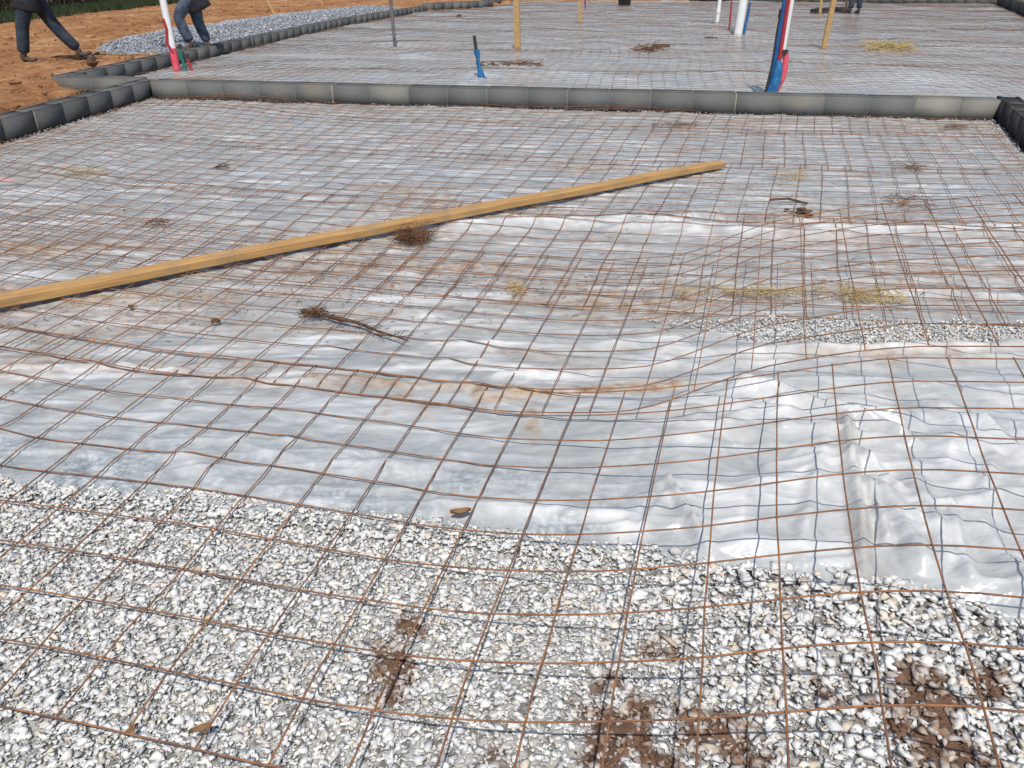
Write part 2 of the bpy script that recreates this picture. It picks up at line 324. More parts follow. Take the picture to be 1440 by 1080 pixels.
# ------------------------------------------------------------------ plastic film
def seg(px0, px1, w, h, white, stain=0, z=.02):
    return (np.array(at(*px0, z)[:2]), np.array(at(*px1, z)[:2]), w, h, white, stain)  # white: milky lofted film, plus fold highlights painted into the colour
folds = [seg((650, 318), (1000, 306), .13, .035, 1), seg((900, 318), (1190, 330), .16, .035, 1), seg((1150, 322), (1440, 322), .12, .03, 1), seg((1100, 305), (1440, 345), .05, .015, .8),
         seg((430, 533), (760, 552), .028, .008, .0, .9), seg((680, 558), (960, 543), .03, .012, .0, 1.3), seg((0, 512), (250, 520), .03, .015, .5, .5), seg((250, 522), (480, 545), .03, .015, .3, .6),  # rust stain here also paints the brown shadow line along the fold
         seg((700, 528), (1000, 513), .035, .018, .85), seg((960, 518), (1440, 505), .06, .02, .7), seg((640, 488), (960, 480), .05, .014, .7), seg((940, 497), (1440, 488), .06, .03, 1), seg((560, 510), (700, 505), .03, .012, .7),
         seg((1250, 412), (1420, 415), .05, .02, 1), seg((1160, 395), (1440, 392), .05, .015, .6), seg((500, 430), (620, 440), .04, .01, .4),
         seg((800, 720), (960, 735), .035, .02, .9), seg((900, 745), (950, 690), .04, .025, 1), seg((960, 700), (1010, 790), .04, .03, 1), seg((1000, 775), (1180, 770), .05, .022, 1), seg((1010, 800), (1200, 790), .03, .015, .7),
         seg((1185, 600), (1215, 830), .03, .045, .2, .35), seg((1120, 645), (1260, 650), .03, .02, .9), seg((1230, 690), (1290, 800), .05, .03, .5), seg((1280, 680), (1330, 790), .04, .02, 1), seg((1200, 640), (1260, 700), .03, .03, .9), seg((1370, 740), (1440, 830), .05, .03, .8), seg((1290, 730), (1440, 700), .04, .02, .6),
         seg((1100, 610), (1280, 625), .035, .03, .7), seg((1080, 660), (1140, 655), .03, .02, .9), seg((1380, 600), (1440, 640), .04, .03, .7), seg((960, 560), (1100, 590), .05, .02, .3), seg((1150, 580), (1280, 600), .05, .03, .2), seg((1020, 600), (1100, 570), .03, .02, .6), seg((1290, 830), (1440, 850), .05, .02, .3),
         seg((1040, 545), (1265, 618), .05, .05, .25), seg((1215, 690), (1240, 770), .025, .035, .9), seg((1215, 690), (1290, 745), .025, .03, .8), seg((940, 688), (1005, 790), .03, .045, .8), seg((930, 690), (860, 760), .04, .02, .9), seg((1150, 655), (1120, 800), .03, .02, .6), seg((1330, 720), (1360, 830), .03, .025, .9), seg((1400, 640), (1370, 720), .03, .02, .7),
         seg((400, 640), (600, 660), .05, .01, .45), seg((620, 710), (800, 715), .04, .012, .8), seg((250, 640), (330, 680), .05, .012, .5), seg((330, 620), (460, 650), .04, .01, .5),
         seg((700, 200), (900, 205), .06, .01, .4), seg((200, 300), (500, 320), .06, .008, .3), seg((1050, 270), (1300, 262), .06, .012, .4)]
stains = [(180, 465, 60, 12, .6), (120, 430, 80, 20, .5), (300, 420, 60, 14, .7), (430, 380, 70, 18, .7), (470, 360, 50, 14, .6), (550, 398, 25, 6, .8), (725, 405, 20, 12, .9), (740, 415, 30, 8, .8), (560, 560, 20, 10, .8), (748, 590, 10, 25, .9), (545, 570, 8, 16, .8), (600, 570, 10, 12, .8),
          (1050, 415, 130, 12, .8), (1220, 418, 60, 14, .8), (1150, 400, 80, 14, .5), (1280, 430, 60, 10, .4), (520, 440, 80, 22, .55), (330, 480, 80, 16, .4), (90, 510, 50, 8, .6), (850, 400, 60, 16, .4), (640, 720, 12, 5, .7), (1000, 590, 40, 20, .35), (950, 580, 40, 16, .5), (700, 395, 60, 20, .35),
          (120, 245, 60, 5, .5), (50, 235, 50, 8, .5), (200, 215, 80, 10, .3), (500, 280, 60, 14, .35), (1040, 262, 40, 10, .5), (1270, 285, 24, 10, .7), (1280, 235, 16, 8, .6), (1050, 175, 40, 5, .7), (950, 177, 40, 4, .8), (1340, 178, 20, 4, .7), (840, 262, 40, 10, .3), (980, 300, 24, 8, .6), (1030, 300, 20, 8, .6), (1350, 180, 30, 5, .5), (700, 215, 100, 14, .25), (400, 195, 90, 12, .35), (1280, 445, 60, 6, .4), (30, 440, 60, 12, .5), (1210, 820, 14, 14, .6), (160, 560, 30, 6, .3)]
stain_w = []
for a, b_, ru, rv, k in stains:
    p = at(a, b_, .02); q = at(a + ru, b_, .02); s_ = at(a, b_ - rv, .02); stain_w.append((p[0], p[1], abs(q[0] - p[0]) * 1.1, abs(s_[1] - p[1]) * 1.1, k))
def worley(X, Y, cell, seed, x0, x1, y0, y1):
    r = np.random.default_rng(seed); gx_ = np.arange(x0, x1, cell); gy_ = np.arange(y0, y1, cell)
    P = [(a + r.uniform(0, cell), b_ + r.uniform(0, cell)) for a in gx_ for b_ in gy_]; tn_ = r.random(len(P))
    d1 = np.full(X.shape, 9.0); d2 = np.full(X.shape, 9.0); t = np.zeros(X.shape)
    for (a, b_), q in zip(P, tn_):
        d = np.hypot(X - a, Y - b_); c_ = d < d1; d2 = np.where(c_, d1, np.minimum(d2, d)); t = np.where(c_, q, t); d1 = np.where(c_, d, d1)
    return d1, d2, t
def film_fields(X, Y):
    wk = .15 + .85 * np.clip(ss(Y, 2.2, 2.6) + (X < .1), 0, 1); wx = X + wk * .06 * fbm(X * 3, Y * 3, 51, 3); wy = Y + wk * .05 * fbm(X * 2.5, Y * 4, 52, 3)
    h = np.zeros_like(X); wt = np.zeros_like(X); st = np.zeros_like(X)
    for A, B, w, hh, white, sta_shade in folds:
        d = B - A; l2 = d @ d; t = np.clip(((wx - A[0]) * d[0] + (wy - A[1]) * d[1]) / l2, 0, 1)
        dd = np.hypot(wx - A[0] - t * d[0], wy - A[1] - t * d[1]); g_ = np.exp(-(dd / w)**2) * (.75 + .5 * pn(X * 7, Y * 7, 53))
        h = np.maximum(h, hh * np.maximum(0, 1 - dd / (w * 1.1))**1.2); wt = np.maximum(wt, white * g_); st = np.maximum(st, sta_shade * np.exp(-((dd - w * .3) / w)**2) * .9)
    # long soft wrinkles lying across
    r = 1 - np.abs(fbm(X * 1.1, Y * 5.5, 61, 3)) * 3.2; r = np.clip(r, 0, 1)**3
    h = h + .007 * r; wt = np.maximum(wt, .38 * r * (.6 + pn(X * 3, Y * 3, 62)))
    crum = ss(X, .1, .7) * (1 - ss(Y, 2.2, 2.7))
    ux = X + .02 * fbm(X * 2, Y * 2, 71, 2); uy = (Y * 1.5 - X * .2) + .02 * fbm(X * 2, Y * 2, 72, 2)
    d1, d2, t1 = worley(ux, uy, .40, 4, -.6, 3.2, .6, 4.2); e1, e2, t2 = worley(ux + .3 * uy, uy, .19, 5, -.4, 3.8, .6, 4.2)
    q = np.clip(1 - (d2 - d1) / .26, 0, 1); q2 = np.clip(1 - (e2 - e1) / .12, 0, 1)
    h = h + crum * (.030 * q + .007 * q2); wt = np.maximum(wt, crum * (.05 + .52 * t1 + .20 * t2 + .35 * q**5))
    for x0, y0, rx, ry, k in stain_w:
        st = np.maximum(st, k * np.exp(-((X - x0) / rx)**2 - ((Y - y0) / ry)**2))
    st = np.maximum(st, (.12 + 1.05 * np.maximum(0, fbm(X * .9, Y * 3.2, 81, 4))) * ss(Y, 2.1, 2.6) + .2 * ss(Y, 2.6, 3.3) * (1 - ss(Y, 4.2, 5)))
    return h + .006 * fbm(X * 9, Y * 9, 55, 3), np.clip(wt, 0, 1), np.clip(st, 0, 1)
nu, nv = 760, 540
uu = np.linspace(0, 1, nu); vv = np.linspace(0, 1, nv)**1.35
U, V = np.meshgrid(uu, vv, indexing='ij')
Yg = np.full_like(U, 1.6)
for it in range(6):
    Xg = XL(Yg) + .02 + (XRt(Yg) - XL(Yg) - .04) * U
    e_ = edge(Xg) + .02 * fbm(Xg * 6, Xg * 0, 91, 3)
    Yg = e_ + (YW(Xg) - .035 + .03 * fbm(Xg * 3, Xg * 0, 92, 3) - e_) * V
h, wt, st = film_fields(Xg, Yg)
def film_base(X, Y): return .014 + .008 * fbm(X * 1.3, Y * 1.3, 95, 3)
edge_d = Yg - (edge(Xg))
Zg = film_base(Xg, Yg) * ss(edge_d, -.06, .10) + .001 + h * ss(edge_d, -.03, .12)
contact = ss(edge_d, 0, .1)
wt = wt * (.35 + .65 * contact)
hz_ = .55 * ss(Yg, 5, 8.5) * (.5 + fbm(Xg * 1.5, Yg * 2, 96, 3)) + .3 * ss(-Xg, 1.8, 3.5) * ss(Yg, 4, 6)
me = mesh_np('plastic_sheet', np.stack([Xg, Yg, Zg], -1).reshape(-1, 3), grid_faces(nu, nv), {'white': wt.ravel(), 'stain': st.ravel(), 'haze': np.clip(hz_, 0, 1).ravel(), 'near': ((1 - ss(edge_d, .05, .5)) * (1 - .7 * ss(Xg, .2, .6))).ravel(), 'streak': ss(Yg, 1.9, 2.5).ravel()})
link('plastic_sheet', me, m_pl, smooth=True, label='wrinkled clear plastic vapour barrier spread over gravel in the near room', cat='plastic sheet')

def film_top(X, Y):
    hh_ = film_fields(X, Y)[0]; ed = Y - edge(X)
    return np.where(ed > -.08, film_base(X, Y) * ss(ed, -.06, .10) + .001 + hh_ * ss(ed, -.03, .12), 0)
# far room film
fx = np.array([p[0] for p in far_left]); fy = np.array([p[1] for p in far_left])
def FXL(y): return np.interp(y, fy, fx)
def FXR(y): return np.maximum(FR0[0] + (y - FR0[1]) * (FR1[0] - FR0[0]) / (FR1[1] - FR0[1]), 6.0)
nu, nv = 300, 320
U, V = np.meshgrid(np.linspace(0, 1, nu), np.linspace(0, 1, nv)**1.4, indexing='ij')
Yg = YW(0) + 1 + V * 20
for it in range(5):
    Xg = FXL(Yg) + .02 + (FXR(Yg) - FXL(Yg) - .04) * U
    y0 = YW(Xg) + .25; Yg = y0 + (34.5 - y0) * V
def far_h(X, Y): 
    m = .05 * np.maximum(0, fbm(X * .8, Y * .8, 101, 3)) + .02
    for (px, py, r, k) in ((1040, 118, .55, .10), (676, 112, .5, .06), (1037, 50, .5, .08), (555, 68, .5, .05), (1250, 112, .8, .09), (720, 100, .5, .04)):
        p = at(px, py, 0); m = m + k * np.exp(-(((X - p[0]) / r)**2 + ((Y - p[1]) / r)**2))
    return m * np.clip((Y - YW(X)) / .8, .3, 1)
rr = np.clip(1 - np.abs(fbm(Xg * .7, Yg * 2.2, 103, 3)) * 3, 0, 1)**3
Zg = far_h(Xg, Yg) + .012 * rr
wt = np.clip(.10 + .8 * rr * (pn(Xg * .9, Yg * .9, 104) > -.05), 0, 1)
for (px, py, r) in ((1060, 112, .5), (676, 113, .35), (720, 96, .7), (555, 70, .5), (1300, 122, .8), (1040, 52, .4), (1400, 70, 1.2), (1250, 100, .9), (800, 108, .6)):
    p = at(px, py, 0); wt = np.maximum(wt, .85 * np.exp(-(((Xg - p[0]) / r)**2 + ((Yg - p[1]) / r)**2)))  # pale film patches, with a painted highlight at the short taped pipe
st = np.clip(.38 + 1.7 * fbm(Xg * .5, Yg * .9, 105, 4), 0, 1)
for (px, py, ru, rv, k) in ((1025, 52, 15, 6, 1), (1250, 70, 30, 8, 1), (1330, 122, 30, 5, 1), (900, 66, 40, 5, 1), (940, 76, 30, 5, .9), (715, 93, 26, 5, 1.6), (440, 100, 60, 12, .7), (620, 92, 60, 4, .9), (900, 112, 30, 3, .7), (480, 85, 40, 6, .6), (600, 70, 30, 4, .8), (1205, 22, 20, 4, 1)):
    p = at(px, py, 0); q = at(px + ru, py, 0); s_ = at(px, py - rv, 0)
    st = np.maximum(st, k * np.exp(-((Xg - p[0]) / abs(q[0] - p[0]))**2 - ((Yg - p[1]) / abs(s_[1] - p[1]))**2))
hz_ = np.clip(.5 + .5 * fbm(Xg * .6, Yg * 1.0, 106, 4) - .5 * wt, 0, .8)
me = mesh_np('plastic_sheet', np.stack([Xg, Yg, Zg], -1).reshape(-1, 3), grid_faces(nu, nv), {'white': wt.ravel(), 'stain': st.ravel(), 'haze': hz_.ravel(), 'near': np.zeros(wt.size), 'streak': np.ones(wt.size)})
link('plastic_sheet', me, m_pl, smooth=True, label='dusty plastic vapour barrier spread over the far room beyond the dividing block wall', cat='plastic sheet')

# ------------------------------------------------------------------ stones
protos = []
for k in range(28):
    bm = bmesh.new(); n_ = random.randint(7, 10)
    for i in range(n_):
        v_ = Vector((random.gauss(0, 1), random.gauss(0, 1), random.gauss(0, 1))).normalized() * random.uniform(.8, 1.1)
        bm.verts.new((v_.x * random.uniform(.8, 1.25), v_.y * random.uniform(.65, .95), v_.z * random.uniform(.36, .58)))
    r = bmesh.ops.convex_hull(bm, input=bm.verts)
    bmesh.ops.delete(bm, geom=[v for v in bm.verts if not v.link_faces], context='VERTS')
    bmesh.ops.triangulate(bm, faces=bm.faces); bm.verts.index_update()
    protos.append((np.array([v.co[:] for v in bm.verts]), np.array([[v.index for v in f.verts] for f in bm.faces]))); bm.free()
def rand_rot(n, tilt):
    yaw = rng.uniform(0, 2 * math.pi, n); ax = rng.uniform(0, 2 * math.pi, n); th = rng.normal(size=n) * tilt
    c, s_ = np.cos(yaw), np.sin(yaw); O = np.zeros(n); I = np.ones(n)
    Rz = np.stack([c, -s_, O, s_, c, O, O, O, I], -1).reshape(-1, 3, 3)
    kx, ky = np.cos(ax), np.sin(ax); ct, st_ = np.cos(th), np.sin(th); v = 1 - ct
    Rt = np.stack([ct + kx * kx * v, kx * ky * v, ky * st_, kx * ky * v, ct + ky * ky * v, -kx * st_, -ky * st_, kx * st_, ct], -1).reshape(-1, 3, 3)
    return Rt @ Rz
def stones(P, size, tint, tilt=.30):
    n = len(P); which = rng.integers(0, len(protos), n); Rm = rand_rot(n, tilt); Vs = []; Fs = []; As = []; off = 0
    for k, (pv, pf) in enumerate(protos):
        idx = np.nonzero(which == k)[0]
        if not len(idx): continue
        V = np.einsum('nij,vj->nvi', Rm[idx], pv) * size[idx][:, None, None] + P[idx][:, None, :]
        Vs.append(V.reshape(-1, 3)); Fs.append((pf[None] + (np.arange(len(idx)) * len(pv))[:, None, None]).reshape(-1, 3) + off); As.append(np.repeat(tint[idx], len(pv))); off += len(idx) * len(pv)
    return np.vstack(Vs), np.vstack(Fs), np.concatenate(As)
def scatter(n, x0, x1, y0, y1, dens):
    x = rng.uniform(x0, x1, n); y = rng.uniform(y0, y1, n); k = rng.random(n) < dens(x, y); return x[k], y[k]
# near field
def dn(x, y):
    m = (y < edge(x) + .045 + .04 * pn(x * 9, y * 9, 111)).astype(float)
    s = soil_at(x, y)
    rt = ss(x, .1, .7) * (1 - ss(y, 1.4, 1.9))
    return m * (1 - .62 * ss(s, .3, .85)) * (1 - .40 * rt)
x, y = scatter(120000, -2.5, 2.5, .45, 2.3, dn)
rt = ss(x, .0, .8)
sz = np.clip(rng.lognormal(math.log(.0078), .40, len(x)), .0028, .019) * (1 + .42 * rt)
s = soil_at(x, y)
z = .003 + rng.random(len(x)) * (.0055 + .005 * rt) + .006 * fbm(x * 4, y * 4, 112, 3) + .006 * ss(s, .3, .9) + .006 * (np.abs(y - edge(x)) < .05)
tint = np.clip(ss(s, .12, .6) * 1.0 + .16 * (rng.random(len(x)) < .12), 0, 1)
x3, y3 = scatter(90000, -2.5, 2.5, .45, 2.2, lambda a, b_: dn(a, b_) * (1 - .5 * ss(a, .2, .8)))
x = np.append(x, x3); y = np.append(y, y3); sz = np.append(sz, rng.uniform(.0022, .0042, len(x3))); z = np.append(z, .001 + rng.random(len(x3)) * .008 + .006 * fbm(x3 * 4, y3 * 4, 112, 3)); tint = np.append(tint, np.clip(ss(soil_at(x3, y3), .1, .5) + .2 * (rng.random(len(x3)) < .2), 0, 1))
V1, F1, A1_ = stones(np.stack([x, y, z], -1), sz, tint)
me = mesh_np('gravel', V1, F1, {'tint': A1_})
link('gravel', me, m_stone, kind='stuff')
xs_, ys_ = scatter(60000, -1.2, 2.2, .45, 1.9, lambda a, b_: ss(soil_at(a, b_), .15, .6) * .8)
V1, F1, A1_ = stones(np.stack([xs_, ys_, .0015 + .006 * fbm(xs_ * 4, ys_ * 4, 112, 3) + .010 * ss(soil_at(xs_, ys_), .3, .9)], -1), np.clip(rng.lognormal(math.log(.003), .5, len(xs_)), .001, .011), np.zeros(len(xs_)), .8)
link('soil_crumbs', mesh_np('soil_crumbs', V1, F1), m_clod, kind='stuff')
# strip where the films part, and fringes along the wall feet
sp = [at(a, b_, .02) for a, b_ in ((905, 449), (960, 456), (1020, 461), (1100, 464), (1180, 469), (1260, 471), (1330, 467), (1440, 467), (1540, 468))]
sx = np.array([p[0] for p in sp]); sy = np.array([p[1] for p in sp])
sw = np.array([.02, .04, .08, .12, .14, .13, .10, .08, .08])
def dstrip(x, y):
    w_ = np.interp(x, sx, sw) * (1 + .8 * pn(x * 8, y * 3, 121)); dd = np.abs(y - np.interp(x, sx, sy)) / w_; return (1 - ss(dd, .55, 1.25)) * np.interp(x, [.6, 1.2, 1.5], [.25, .7, 1])
x, y = scatter(26000, sx[0], sx[-1], 2.5, 3.3, dstrip)
def dwall(x, y):
    d = YW(x) - y; dl = x - XL(y); dr = XRt(y) - x
    a = np.exp(-(d / np.maximum(.03, .12 + .16 * pn(x * 1.6, y * 0, 123)))**2) * (d > .01) * .14; b_ = np.exp(-(dl / .09)**2) * (dl > .01) * .35; c_ = np.exp(-(dr / .12)**2) * (dr > .01) * .4
    return np.where((d > 0) & (dl > 0) & (dr > 0), np.maximum(np.maximum(a, b_), c_), 0)
x2, y2 = scatter(320000, -4.4, 5.0, 2.5, 9.4, dwall)
x = np.append(x, x2); y = np.append(y, y2)
z = .020 + rng.random(len(x)) * .012; sz = np.clip(rng.lognormal(math.log(.0066), .3, len(x)), .0035, .013)
tn = np.where(x < XL(y) + .4, .75, .04) * rng.random(len(x)) * 1.3
V1, F1, A1_ = stones(np.stack([x, y, z], -1), sz, np.clip(tn, 0, 1))
link('gravel', mesh_np('gravel', V1, F1, {'tint': A1_}), m_stone, kind='stuff')
# pile beyond the left wall
pl = [at(175, 74, .12), at(250, 50, .2), at(360, 33, .2), at(470, 27, .2), at(560, 20, .15)]
def pile_h(x, y):
    xi = FXL(y) - .26; wd = np.interp(y, [12.4, 13.6, 16, 20, 24, 27.5], [.5, 1.8, 2.0, 1.7, 1.3, .3]) * (1 + .25 * pn(y * .9, y * 0, 133)); xo = xi - wd
    t = (x - xo) / wd; e = ss(y, 12.4, 14.4) * (1 - ss(y, 24.5, 27.5))
    return np.where((t > 0) & (t < 1), np.sin(np.clip(t, 0, 1)**.8 * math.pi)**.7, 0) * .24 * e
px_, py_ = np.meshgrid(np.arange(-9.5, -2.2, .08), np.arange(11, 28, .1), indexing='ij')
hh = pile_h(px_, py_); zz = .02 + hh * 1.0 + .02 * fbm(px_ * 5, py_ * 5, 131, 3) * (hh > .02)
mpile = stone_mat('pile_core', [(0, (.2, .22, .25)), (1, (.26, .28, .31))])
fq = grid_faces(*px_.shape); fq = fq[(hh.ravel()[fq] > .005).any(1)]
me = mesh_np('core', np.stack([px_, py_, zz], -1).reshape(-1, 3), fq, {'tint': np.zeros(px_.size)})
pile = empty('gravel_pile', (-5.8, 17, 0.1), label='low blue grey gravel heap behind the left block wall of the far room', cat='gravel pile')
co1 = link('core', me, mpile, smooth=True); co1.parent = pile; co1.matrix_parent_inverse = Matrix.Translation((5.8, -17, -.1))
x, y = scatter(60000, -9, -2.5, 11.5, 27, lambda x, y: (pile_h(x, y) > .03) * 1.0)
V1, F1, A1_ = stones(np.stack([x, y, .03 + pile_h(x, y) + rng.random(len(x)) * .02], -1), np.clip(rng.lognormal(math.log(.022), .35, len(x)), .01, .05), np.zeros(len(x)), 1)
st1 = link('loose_stones', mesh_np('loose_stones', V1, F1, {'tint': A1_}), m_stone2, kind='stuff'); st1.parent = pile; st1.matrix_parent_inverse = Matrix.Translation((5.8, -17, -.1))

# ------------------------------------------------------------------ wire mesh sheets
cx = [-0.3056, 1.3196, -0.1314, -0.0321, -0.0432, 0.013, 0.0271, -0.0113, 0.015, -0.0272, -0.0084, 0.0031]
cy = [1.5073, -0.3625, -0.5896, 0.0675, 0.0116, 0.0037, 0.2668, 0.0051, -0.0525, -0.2025, 0.0021, -0.0001]
cz = [0.0255, 0.0895, 0.0338, 0.2021, 0.02, 0.0265, 0.0868, -0.0125, -0.0733, -0.0438, 0.0019, -0.0131]
def basis(K, Rr):
    a = (K - 9) / 9; b_ = (Rr - 6) / 4
    return np.stack([np.ones_like(a), a, b_, a * a, a * b_, b_ * b_, a**3, a * a * b_, a**4, a**5, a * b_ * b_, a**3 * b_], 0)
def surf(K, Rr, zadd=0.0):
    K = np.asarray(K, float); Rr = np.asarray(Rr, float)
    k0 = np.clip(K, .8, 17.2); r0 = np.clip(Rr, 2.4, 8.6)
    out = []
    e = .8
    B0_ = basis(k0, r0); Bk = basis(k0 + np.sign(K - k0) * e, r0); Br = basis(k0, r0 + np.sign(Rr - r0) * e)
    for c in (cx, cy, cz):
        c = np.array(c)[:, None]; f0 = (B0_.reshape(12, -1) * c).sum(0); fk = (Bk.reshape(12, -1) * c).sum(0); fr_ = (Br.reshape(12, -1) * c).sum(0)
        g_ = np.abs(K - k0).ravel() / e; h_ = np.abs(Rr - r0).ravel() / e
        out.append((f0 + (fk - f0) * g_ + (fr_ - f0) * h_).reshape(K.shape))
    x_, y_, z_ = out
    B2 = basis(k0, r0).reshape(12, -1); zc = (B2 * np.array(cz)[:, None]).sum(0).reshape(K.shape)
    zc = zc + np.clip(K - 17.2, 0, 8) * .03
    zc = np.maximum(zc, .022) + zadd
    return np.stack([x_, y_, zc], -1)
def wires(name, P, nU, nV, rad, sides, label, seed, stub=.12, sub=2, clip=None, jit=.0025, mat=None):
    """P(u, v) -> 3D ; nU, nV = integer cells ranges (u0,u1),(v0,v1)"""
    mb = MB(); u0, u1 = nU; v0, v1 = nV
    r = np.random.default_rng(seed)
    def emit(pts):
        if clip is None: mb.tube(pts, rad, sides); return
        k = clip(pts[:, 0], pts[:, 1]); i = 0
        while i < len(pts):
            if k[i]:
                j = i
                while j + 1 < len(pts) and k[j + 1]: j += 1
                if j - i >= 1: mb.tube(pts[i:j + 1], rad, sides)
                i = j + 1
            else: i += 1
    for v in range(v0, v1 + 1):
        u = np.arange(u0 - stub, u1 + stub + 1e-6, 1 / sub); p = P(u, np.full_like(u, v) + .018 * r.normal())
        p = p + np.stack([0 * u, jit * pn(u * .8, u * 0 + v * 3.3, seed), 1.5 * jit * pn(u * .6, u * 0 + v * 2.7, seed + 1)], -1); emit(p)
    for uq in range(u0, u1 + 1):
        v = np.arange(v0 - stub * 0, v1 + 1e-6, 1 / sub); p = P(np.full_like(v, uq) + .018 * r.normal(), v)
        p = p + np.stack([jit * 1.4 * pn(v * .8, v * 0 + uq * 3.3, seed + 2), 0 * v, 1.5 * jit * pn(v * .6, v * 0 + uq * 2.7, seed + 3) + rad * 1.7], -1); emit(p)
    return link(name, mb.mesh(name), mat or m_wire, label=label, cat='wire mesh', group='rusty welded wire mesh sheets')
_b0 = np.array(at(0, 421, .06)[:2]); _b1 = np.array(at(1014, 229, .06)[:2]); _bd = (_b1 - _b0) / np.linalg.norm(_b1 - _b0)
def press(X_, Y_, z_):
    rx = X_ - _b0[0]; ry = Y_ - _b0[1]; al = rx * _bd[0] + ry * _bd[1]; dd = np.abs(rx * _bd[1] - ry * _bd[0])
    k = (1 - ss(dd, .06, .55)) * (al < 5.0); return z_ * (1 - k) + np.minimum(z_, .031) * k
wave = lambda p, seed, a=.01: a * fbm(p[..., 0] * 1.1, p[..., 1] * 1.1, seed, 2)
def P1(u, v):
    p = surf(u, v); p[..., 2] += wave(p, 201, .006); p[..., 2] = np.maximum(p[..., 2], film_top(p[..., 0], p[..., 1]) + .006); return p
wires('wire_mesh', P1, (-8, 24), (0, 10), .0021, 5, 'nearest rusty wire mesh sheet, over the bare gravel in front and curling up at right', 1, stub=.15)
def P2(u, v):
    p = surf(u + .42, v + .0, 0); lift = .10 * ss(u, 11.5, 14.5) + .006; p[..., 2] += lift + wave(p, 202, .012)
    p[..., 2] = press(p[..., 0], p[..., 1], p[..., 2]); p[..., 2] = np.maximum(p[..., 2], film_top(p[..., 0], p[..., 1]) + .007)
    return p
wires('wire_mesh', P2, (-16, 25), (-9, 1), .0020, 4, 'second rusty wire mesh sheet from the front, its lifted right side over the gravel strip', 2, stub=.15)
phx = ([-4.5, -2.5, -1, 1, 4], [-23, -18, -13, -7, -5]); thx = ([-4.2, -2.2, 0, 1.5, 4], [-7, 5, 14, 18, 20])
def flat_sheet(y0, K0, K1, seed, phase=0, lift=None):
    s_ = .1524; us = np.arange(K0 * 4, K1 * 4 + 1) / 4.0; x_ = np.zeros(len(us)); y_ = np.zeros(len(us)); i0 = -K0 * 4
    x_[i0] = phase; y_[i0] = y0
    for i in range(i0 + 1, len(us)):
        a = R_(np.interp(x_[i - 1], *phx)); x_[i] = x_[i - 1] + s_ / 4 * math.cos(a); y_[i] = y_[i - 1] + s_ / 4 * math.sin(a)
    for i in range(i0 - 1, -1, -1):
        a = R_(np.interp(x_[i + 1], *phx)); x_[i] = x_[i + 1] - s_ / 4 * math.cos(a); y_[i] = y_[i + 1] - s_ / 4 * math.sin(a)
    def P(u, v):
        bx2 = np.interp(u, us, x_); by2 = np.interp(u, us, y_); th = np.radians(np.interp(bx2, *thx) + 1.5 * math.sin(seed * 2.1))
        X_ = bx2 + np.sin(th) * v * s_; Y_ = by2 + np.cos(th) * v * s_
        z_ = .026 + .018 * np.abs(fbm(X_ * .9, Y_ * .9, 210 + seed, 2)) + .06 * ss(-X_, 2.4, 3.6) * (1 - ss(Y_, 6, 7))
        z_ = z_ + .05 * ss(Y_, 7.2, 8.2) * np.maximum(0, pn(X_ * .55 + 3.1, Y_ * 0, 215) + .15) * 2.2
        X_ = X_ + .008 * pn(X_ * 1.5, Y_ * 1.5, 220 + seed); Y_ = Y_ + .02 * pn(X_ * 1.3, Y_ * 1.3, 230 + seed)
        z_ = np.maximum(press(X_, Y_, z_), film_top(X_, Y_) + .006)
        return np.stack([X_, Y_, z_], -1)
    return P
clipn = lambda x, y: (y < YW(x) - .02) & (x > XL(y) + .02) & (x < XRt(y) - .02)
p3 = at(680, 422, .03)
yy = np.interp(0, [p3[0], 5], [p3[1], p3[1] - .6])
names = ['third rusty wire mesh sheet from the front, passing under the middle of the long board',
         'fourth rusty wire mesh sheet from the front, under the far half of the long board',
         'fifth rusty wire mesh sheet from the front, behind the long board',
         'rusty wire mesh sheet lying along the foot of the dividing block wall']
for i in range(4):
    wires('wire_mesh', flat_sheet(yy + 1.37 * i, -38, 44, 3 + i, phase=.05 * i), (-36, 42), (0, 10), .0021 if i < 2 else .0023, 4 if i < 1 else 3, names[i], 10 + i, clip=clipn, jit=.006)
clipf = lambda x, y: (y > YW(x) + .25) & (x > FXL(y) + .05) & (x < FXR(y) - .05) & (y < 34)
ords = ['first', 'second', 'third', 'fourth', 'fifth', 'sixth', 'seventh', 'eighth', 'ninth', 'tenth', 'eleventh', 'twelfth', 'thirteenth', 'fourteenth', 'fifteenth', 'sixteenth', 'seventeenth']
def far_sheet(y0, i):
    ph = R_(-8 + 2.5 * math.sin(i * 2.3)); th = R_(9 + 4 * math.sin(i * 1.7)); s_ = .1524
    def P(u, v):
        u = np.asarray(u, float)
        X_ = 4 + .05 * i + u * s_ * math.cos(ph) + v * s_ * math.sin(th); Y_ = y0 + u * s_ * math.sin(ph) + v * s_ * math.cos(th) + .0
        X_ = X_ + .03 * pn(X_ * .9, Y_ * .9, 301 + i); Y_ = Y_ + .05 * pn(X_ * .8, Y_ * .8, 330 + i)
        return np.stack([X_, Y_, far_h(X_, Y_) + .03 + .035 * np.abs(fbm(X_ * .7, Y_ * .7, 360 + i, 2))], -1)
    return P
for i in range(17):
    y0 = 9.2 + 1.42 * i
    wires('wire_mesh', far_sheet(y0, i), (-75, 92 if i > 5 else 60), (0, 10), .0019 if i < 4 else .0020, 3, ords[i] + ' rusty wire mesh sheet beyond the dividing block wall, counting away from it', 40 + i, sub=1, clip=clipf, stub=0, jit=.01, mat=m_wire2)

